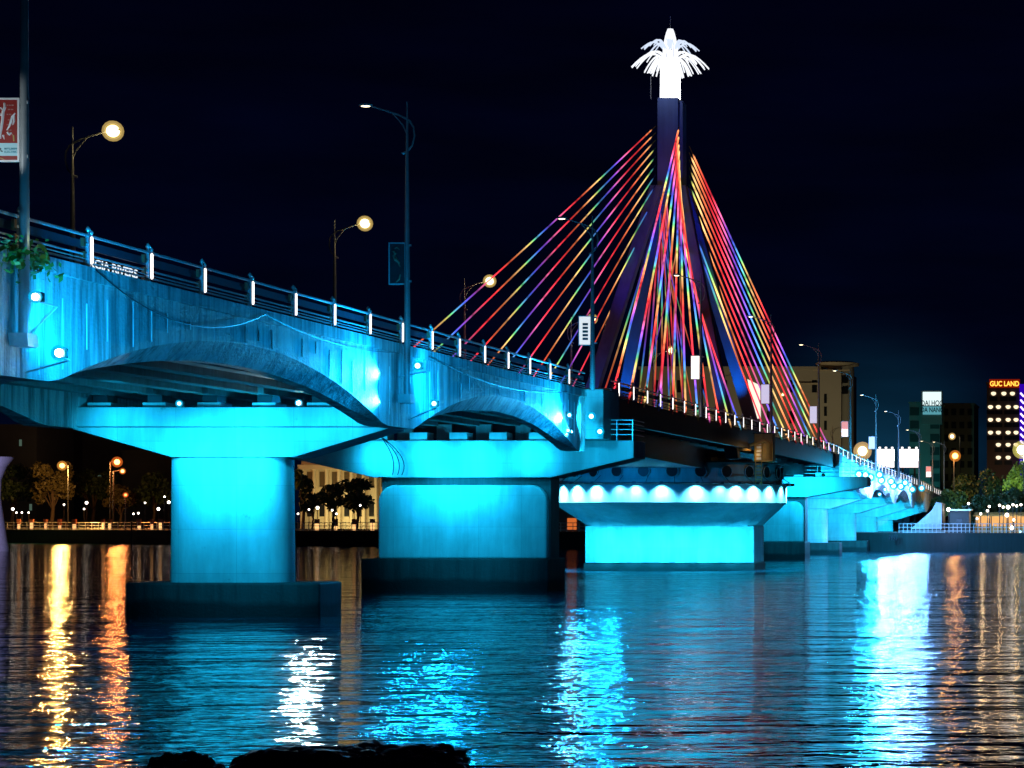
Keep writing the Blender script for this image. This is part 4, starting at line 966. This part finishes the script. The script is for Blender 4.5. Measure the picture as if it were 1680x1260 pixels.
MB().box(at(1300, 0, 479).x, at(1345, 0, 479).x, 479.2, 479.6, at(0, 631, 479).z, at(0, 628, 479).z).build('cornice', CREAM, t)
for i, py in enumerate((646, 667, 690)):
    p = at(1352, py, 477); MB().box(p.x, p.x+.6, 476.9, 476.98, p.z-2.0, p.z).build('window', GLASSD, t)
for i, py in enumerate((622, 640)):
    p = at(1381, py, 478); MB().box(p.x-1.2, p.x+1.3, 478.2, 478.6, p.z-.8, p.z+.6).build('balcony_opening', GLASSD, t)
for x_, pw in ((1240, 9000), (1300, 12000), (1360, 26000), (1120, 9000)):
    q = at(x_, 690, 445); spot('hotel_wash', (q.x, 440, 14), at(x_, 660, 480), pw, (1, .85, .5), 110)
# cream columned building behind the trees on the left bank
t, a, b, zt = building('villa', 'floodlit cream building with columns seen between the two nearest piers', 498, 640, 762, 440, 12, CREAM, 2, 7, lambda r, c: plain('dim_window%d%d' % (r, c), (.12, .09, .05), .4) if r == 1 else GLASSD, wy=(.25, .75), wx=(.3, .7))
for c in range(8):
    x_ = a.x+(b.x-a.x)*c/7; MB().lathe([(.45, 0), (.35, .4), (.33, zt-GZ-1.4), (.5, zt-GZ-1)], (x_, 439.2, GZ), 12).build('column', CREAM, t, smooth=True)
MB().box(a.x-.6, b.x+.6, 438.4, 439.9, zt-1.0, zt-.1).build('cornice', CREAM, t)
MB().prism([(a.x+2, zt+.6), (b.x-4, zt+.6), ((a.x+b.x)/2, zt+3.2)], 'y', 439, 448).build('roof', LANR, t)
for x_ in (510, 545, 580): q = at(x_, 800, 429); spot('villa_wash', (q.x, 431, 3.4), (q.x, 440, 8), 11000, (1, .78, .32), 120)
# orange-lit kiosk glimpsed left of the pivot pier
t = thing('kiosk', 'orange-lit kiosk glimpsed between the broad pier and the pivot pier', 'kiosk', at(930, 868, 340))
p0 = at(898, 868, 340); p1 = at(965, 832, 340)
MB().box(p0.x, p1.x, 340, 344, GZ, p1.z).build('wall', DARKW, t); MB().box(p0.x-.3, p1.x+.3, 339.5, 344.3, p1.z, p1.z+.3).build('roof', DARKW, t)
MB().box(at(903, 0, 340).x, at(908, 0, 340).x, 339.9, 339.97, GZ+.2, p1.z-.4).build('doorway', emis('kiosk_cream_glow', (1, .75, .45), 1.3), t)
MB().box(at(931, 0, 340).x, at(946, 0, 340).x, 339.9, 339.97, GZ+.2, GZ+2.0).build('lit_panel', emis('kiosk_orange_glow', (.9, .2, .04), .7), t)
# long low dark buildings behind the left bank
for i, (x0, x1, y0, Y, lb) in enumerate(((-40, 60, 700, 560, 'dark block at the left edge with one lit green-white window'), (60, 200, 706, 600, 'long dark block with a row of faint lights above the amber lamp'), (200, 300, 742, 580, 'low dark block behind the red street lamps'), (620, 910, 770, 520, 'dark block hidden mostly behind the second pier'))):
    building('apartment_block', lb, x0, x1, y0, Y, 20, DARKW, 3, 6, lambda r, c, i=i: (emis('far_window%d%d%d' % (i, r, c), (.5, .8, .6), .12) if ((r+c*2+i) % 5 == 0 and i < 2) else None), frame=False, wx=(.3, .55), wy=(.4, .6), grp='dark blocks behind the left bank')
spot('far_block_glow', at(90, 740, 540), at(90, 720, 600), 1500, (.7, .5, .25), 100)
# grey-green tower with illuminated sign
t, a, b, zt = building('office_tower', 'grey-green tower with a white lit sign on top, behind the billboards', 1492, 1542, 662, 800, 26, TEALW, 9, 3, lambda r, c: plain('tower_glass%d%d' % (r, c), (.03, .10, .11), .3) if c != 1 else None, wy=(.1, .7), wx=(.05, .95), frame=False)
sg = at(1514, 691, 796); sh = at(1544, 643, 796)
MB().box(sg.x-.5, sh.x+.3, 796.2, 800, sg.z-1, sh.z+.4).build('sign_tower', TEALW, t)
s1 = MB().box(sg.x, sh.x, 795.9, 796.15, at(0, 665, 796).z, sh.z); s1.build('sign_panel', emis('sign_white', (.8, 1, 1), 1.1), t)
MB().box(sg.x, sh.x, 795.9, 796.15, at(0, 680, 796).z, at(0, 667, 796).z).build('sign_panel', emis('sign_pale_blue', (.12, .42, .5), .8), t)
NAV = plain('navy_letters', (.005, .04, .09), .6)
p = at(1529, 665.2, 795); text('DAI HOC', 2.6, NAV, 'lettering', t, (p.x, 795.7, p.z), (PI/2, 0, 0), .05, 'CENTER', .72)
p = at(1529, 676, 795); text('DA NANG', 2.4, NAV, 'lettering', t, (p.x, 795.7, p.z), (PI/2, 0, 0), .05, 'CENTER', .72)
spot('tower_wash', (a.x-4, 770, 4), (a.x+8, 800, 36), 90000, (.1, .8, .75), 70)
t, a, b, zt = building('office_tower', 'wide unlit tower right of the white rooftop sign', 1545, 1598, 664, 820, 26, DARKW, 9, 4, lambda r, c: GLASSD, frame=False)
spot('tower_wash', (b.x+2, 795, 4), (b.x-3, 820, 34), 30000, (.6, .7, .3), 60)
# tower with the orange rooftop sign
LW = emis('round_lit_window', (1, .78, .5), 1.5)
t, a, b, zt = building('office_tower', 'dark tower with orange rooftop lettering and rows of round lit windows at the right', 1619, 1672, 630, 760, 22, DARKW, 0, 0, None, frame=False)
rows_ = [(645, (1630, 1647, 1661)), (667, (1625, 1638, 1654, 1667)), (688, (1625, 1638, 1654, 1667)), (709, (1625, 1638, 1654, 1667)), (729, (1638, 1654, 1667)), (750, (1638, 1654))]
for py, xs in rows_:
    for px in xs:
        p = at(px, py, 759.8); m = MB(); m.prism([(p.x+.85*math.cos(q_), p.z+(.8 if q_ > PI else .45)*math.sin(q_)) for q_ in [2*PI*i/12 for i in range(12)]], 'y', 759.7, 759.95); m.build('window', LW, t)
        q = MB(); q.box(p.x-1.3, p.x+1.3, 759.8, 759.98, p.z-2.6, p.z-1.2); q.build('window', GLASSD, t)
p0, p1 = at(1623, 636, 759), at(1673, 622, 759)
MB().box(p0.x, p1.x, 759.3, 759.8, p0.z, p1.z).build('sign_board', emis('sign_red_glow', (.35, .015, .0), .6), t)
p = at(1648, 634, 759); text('GUC LAND', 2.35, emis('orange_letters', (1, .42, .05), 2.6), 'lettering', t, (p.x, 759.1, p.z+.15), (PI/2, 0, 0), .08, 'CENTER', .82)
x0_, x1_ = at(1672.5, 0, 758).x, at(1684, 0, 758).x
MB().box(x0_, x1_, 758.4, 762, GZ, at(0, 630, 758).z).build('led_screen', emis('blue_led_strip', (.04, .0, .6), .7), t)
for i in range(11):
    p = at(1677, 648+i*11.2, 758); MB().tube([(p.x-.6, 758.2, p.z+.7), (p.x+.6, 758.2, p.z-.6)], .3, 6).build('led_dash', emis('white_dash%d' % i, (.75, .65, 1), 2.2), t)
spot('tower_wash', (a.x+4, 735, 6), (a.x+5, 760, 30), 40000, (.9, .5, .25), 80)
# billboards
BW = emis('billboard_white', (1, .93, .95), 3.0); BW2 = emis('billboard_strip', (1, .86, .84), 1.6)
for i, (x0, x1, lb) in enumerate(((1438, 1467, 'left of the two glaring white billboards'), (1474, 1507, 'right of the two glaring white billboards'))):
    p0, p1 = at(x0, 757, 372), at(x1, 737, 372)
    t = thing('billboard', lb, 'billboard', ((p0.x+p1.x)/2, 372, GZ), 'glaring white billboards at the bridge end')
    MB().box(p0.x, p1.x, 372, 372.3, p0.z, p1.z).build('panel', BW, t); MB().box(p0.x, p1.x, 372, 372.3, p0.z-1.0, p0.z-.1).build('lower_strip', BW2, t)
    for f_ in (.2, .55, .9): MB().box(p0.x+(p1.x-p0.x)*f_-.15, p0.x+(p1.x-p0.x)*f_+.15, 371.4, 371.8, p1.z+.1, p1.z+.35).build('top_lamp', BW, t)
    for f_ in (.2, .8): MB().box(p0.x+(p1.x-p0.x)*f_-.15, p0.x+(p1.x-p0.x)*f_+.15, 372.3, 372.6, GZ, p0.z).build('leg', DARK, t)
# far abutment and stairs on the right bank
t = thing('abutment', 'violet-lit concrete abutment wedge where the bridge meets the right bank', 'abutment', at(1532, 868, 300))
p = [at(x, y, 300) for x, y in ((1494, 868), (1545, 868), (1545, 826), (1536, 824), (1528, 838))]
MB().prism([(q.x, q.z) for q in p], 'y', 300, 306).build('wall', CONP, t); MB().box(p[0].x-1, p[1].x+.4, 299.2, 307, GZ-.4, GZ+.1).build('plinth', CONP, t)
spot('abutment_flood', (p[1].x+1, 290, 4), (p[1].x-1, 300, 4.8), 3200, (.35, .5, 1), 90)
spot('quay_flood', (-22, 286, 6), (-20, 296, 2.3), 2500, (.05, .5, .6), 100)
# right bank stalls, lights
SG = emis('stall_glow', (1, .5, .16), 1.0)
for i, (px, lb) in enumerate(((1612, 'small, half hidden by the low tree'), (1640, 'widest, with yellow awning'), (1668, 'brightest, at the right edge'))):
    Y = bank_at(px)+5; p = at(px, 870, Y); w_ = 1.0 if i == 0 else 1.15
    t = thing('food_stall', 'warm-lit riverside stall on the right bank, '+lb, 'stall', (p.x, Y, GZ), 'riverside stalls')
    MB().box(p.x-w_, p.x+w_, Y, Y+1.6, GZ, GZ+.9).build('counter', YEL, t); MB().box(p.x-w_, p.x+w_, Y+1.6, Y+1.7, GZ, GZ+2.3).build('back_wall', SG, t)
    MB().prism([(Y-.4, GZ+2.2), (Y+1.8, GZ+2.6), (Y+1.8, GZ+2.75), (Y-.4, GZ+2.3)], 'x', p.x-w_-.2, p.x+w_+.2).build('awning', YEL, t)
    for s_ in (-1, 1): MB().box(p.x+s_*w_*.97-.04, p.x+s_*w_*.97+.04, Y, Y+.08, GZ+.9, GZ+2.25).build('leg', DARK, t)
    point('stall_lamp', (p.x, Y-.3, GZ+2.0), 700, (1, .6, .25), .2)
rl = [(1589, 826, 'pale, alone left'), (1603, 851, 'bluish, low left', 1), (1609, 843, 'small beside the bluish one'), (1620, 838, 'upper left of the stalls'), (1623, 831, 'highest left'), (1640, 829, 'above the first stall'), (1646, 832, 'close right of the first stall'), (1654, 832, 'large middle one'), (1662, 828, 'upper right'), (1668, 830, 'paired, upper right'), (1675, 828, 'rightmost and high'), (1652, 845, 'below the large middle one'), (1663, 853, 'low, right of centre'), (1660, 866, 'bright, at quay level'), (1674, 872, 'bluish, at quay level right', 1), (1556, 836, 'pink, beside the abutment')]
for a_ in rl: globe_lamp(a_[0], a_[1], 'riverside light on the right bank, '+a_[2], .26 if ('large' in a_[2] or 'bright' in a_[2] or 'pink' in a_[2]) else .16, 4, emis('cool_bulb'+str(a_[0]), (.4, .75, 1), 4) if len(a_) > 3 else WHITEL, 'riverside lights on the right bank')
# small dark hut and canopy lamp beside the abutment
t = thing('pump_hut', 'small dark hut on the quay right of the abutment', 'hut', at(1572, 868, 300))
q = at(1558, 868, 300); q1 = at(1590, 838, 300); MB().box(q.x, q1.x, 300, 303, GZ, q1.z).build('wall', DARKW, t); MB().box(q.x-.3, q1.x+.3, 299.6, 303.3, q1.z, q1.z+.2).build('roof', STEEL, t); MB().box(q.x+.9, q.x+1.7, 299.9, 299.97, GZ, GZ+1.9).build('door', DARK, t)

# ------------------------------------------------------------------ people on the far pier footings
SKIN = plain('dark_clothing', (.02, .02, .025), .8)
def person(loc, label, sit=False):
    J = {'pelvis': (0, 0, .95), 'chest': (0, 0, 1.35), 'neck': (0, 0, 1.5), 'head': (0, -.01, 1.66), 'top': (0, 0, 1.74), 'sl': (-.19, 0, 1.42), 'sr': (.19, 0, 1.42), 'el': (-.26, .02, 1.15), 'er': (.26, -.05, 1.15), 'hl': (-.25, -.1, .92), 'hr': (.24, -.18, .98), 'ul': (-.1, 0, .9), 'ur': (.1, 0, .9), 'kl': (-.11, -.03, .5), 'kr': (.12, -.05, .5), 'fl': (-.12, 0, .06), 'fr': (.13, 0, .06), 'tl': (-.12, -.14, .03), 'tr': (.13, -.14, .03)}
    if sit:
        for k_ in list(J):
            if k_ not in ('kl', 'kr', 'fl', 'fr', 'tl', 'tr'): x, y, z = J[k_]; J[k_] = (x, y, z-.75)
        J['kl'] = (-.15, -.38, .42); J['kr'] = (.15, -.38, .42); J['fl'] = (-.14, -.62, .06); J['fr'] = (.14, -.62, .06); J['tl'] = (-.14, -.76, .03); J['tr'] = (.14, -.76, .03)
    E = [('pelvis', 'chest'), ('chest', 'neck'), ('neck', 'head'), ('head', 'top'), ('chest', 'sl'), ('chest', 'sr'), ('sl', 'el'), ('sr', 'er'), ('el', 'hl'), ('er', 'hr'), ('pelvis', 'ul'), ('pelvis', 'ur'), ('ul', 'kl'), ('ur', 'kr'), ('kl', 'fl'), ('kr', 'fr'), ('fl', 'tl'), ('fr', 'tr')]
    Rd = {'pelvis': .13, 'chest': .15, 'neck': .055, 'head': .10, 'top': .07, 'sl': .07, 'sr': .07, 'el': .045, 'er': .045, 'hl': .035, 'hr': .035, 'ul': .09, 'ur': .09, 'kl': .06, 'kr': .06, 'fl': .045, 'fr': .045, 'tl': .035, 'tr': .035}
    ks = list(J); me = bpy.data.meshes.new('person'); me.from_pydata([J[k_] for k_ in ks], [(ks.index(a_), ks.index(b_)) for a_, b_ in E], [])
    o = bpy.data.objects.new('person', me); COL.objects.link(o); o.location = loc; me.materials.append(SKIN)
    sk = o.modifiers.new('skin', 'SKIN'); 
    for i_, k_ in enumerate(ks):
        me.skin_vertices[0].data[i_].radius = (Rd[k_], Rd[k_]) if len(me.skin_vertices) else None
        me.skin_vertices[0].data[i_].use_root = (k_ == 'pelvis')
    o.modifiers.new('sub', 'SUBSURF').render_levels = 2
    tag(o, label, 'person'); return o
try:
    me_ = None
    person(Vector((-29.9, 297-.1, 1.45)), 'seated dark figure on the footing of a far pier, the left one', True)
    person(Vector((-29.3, 297.2, 1.45)), 'seated dark figure on the footing of a far pier, the right one', True)
except Exception as ex:
    print('PERSON', ex)
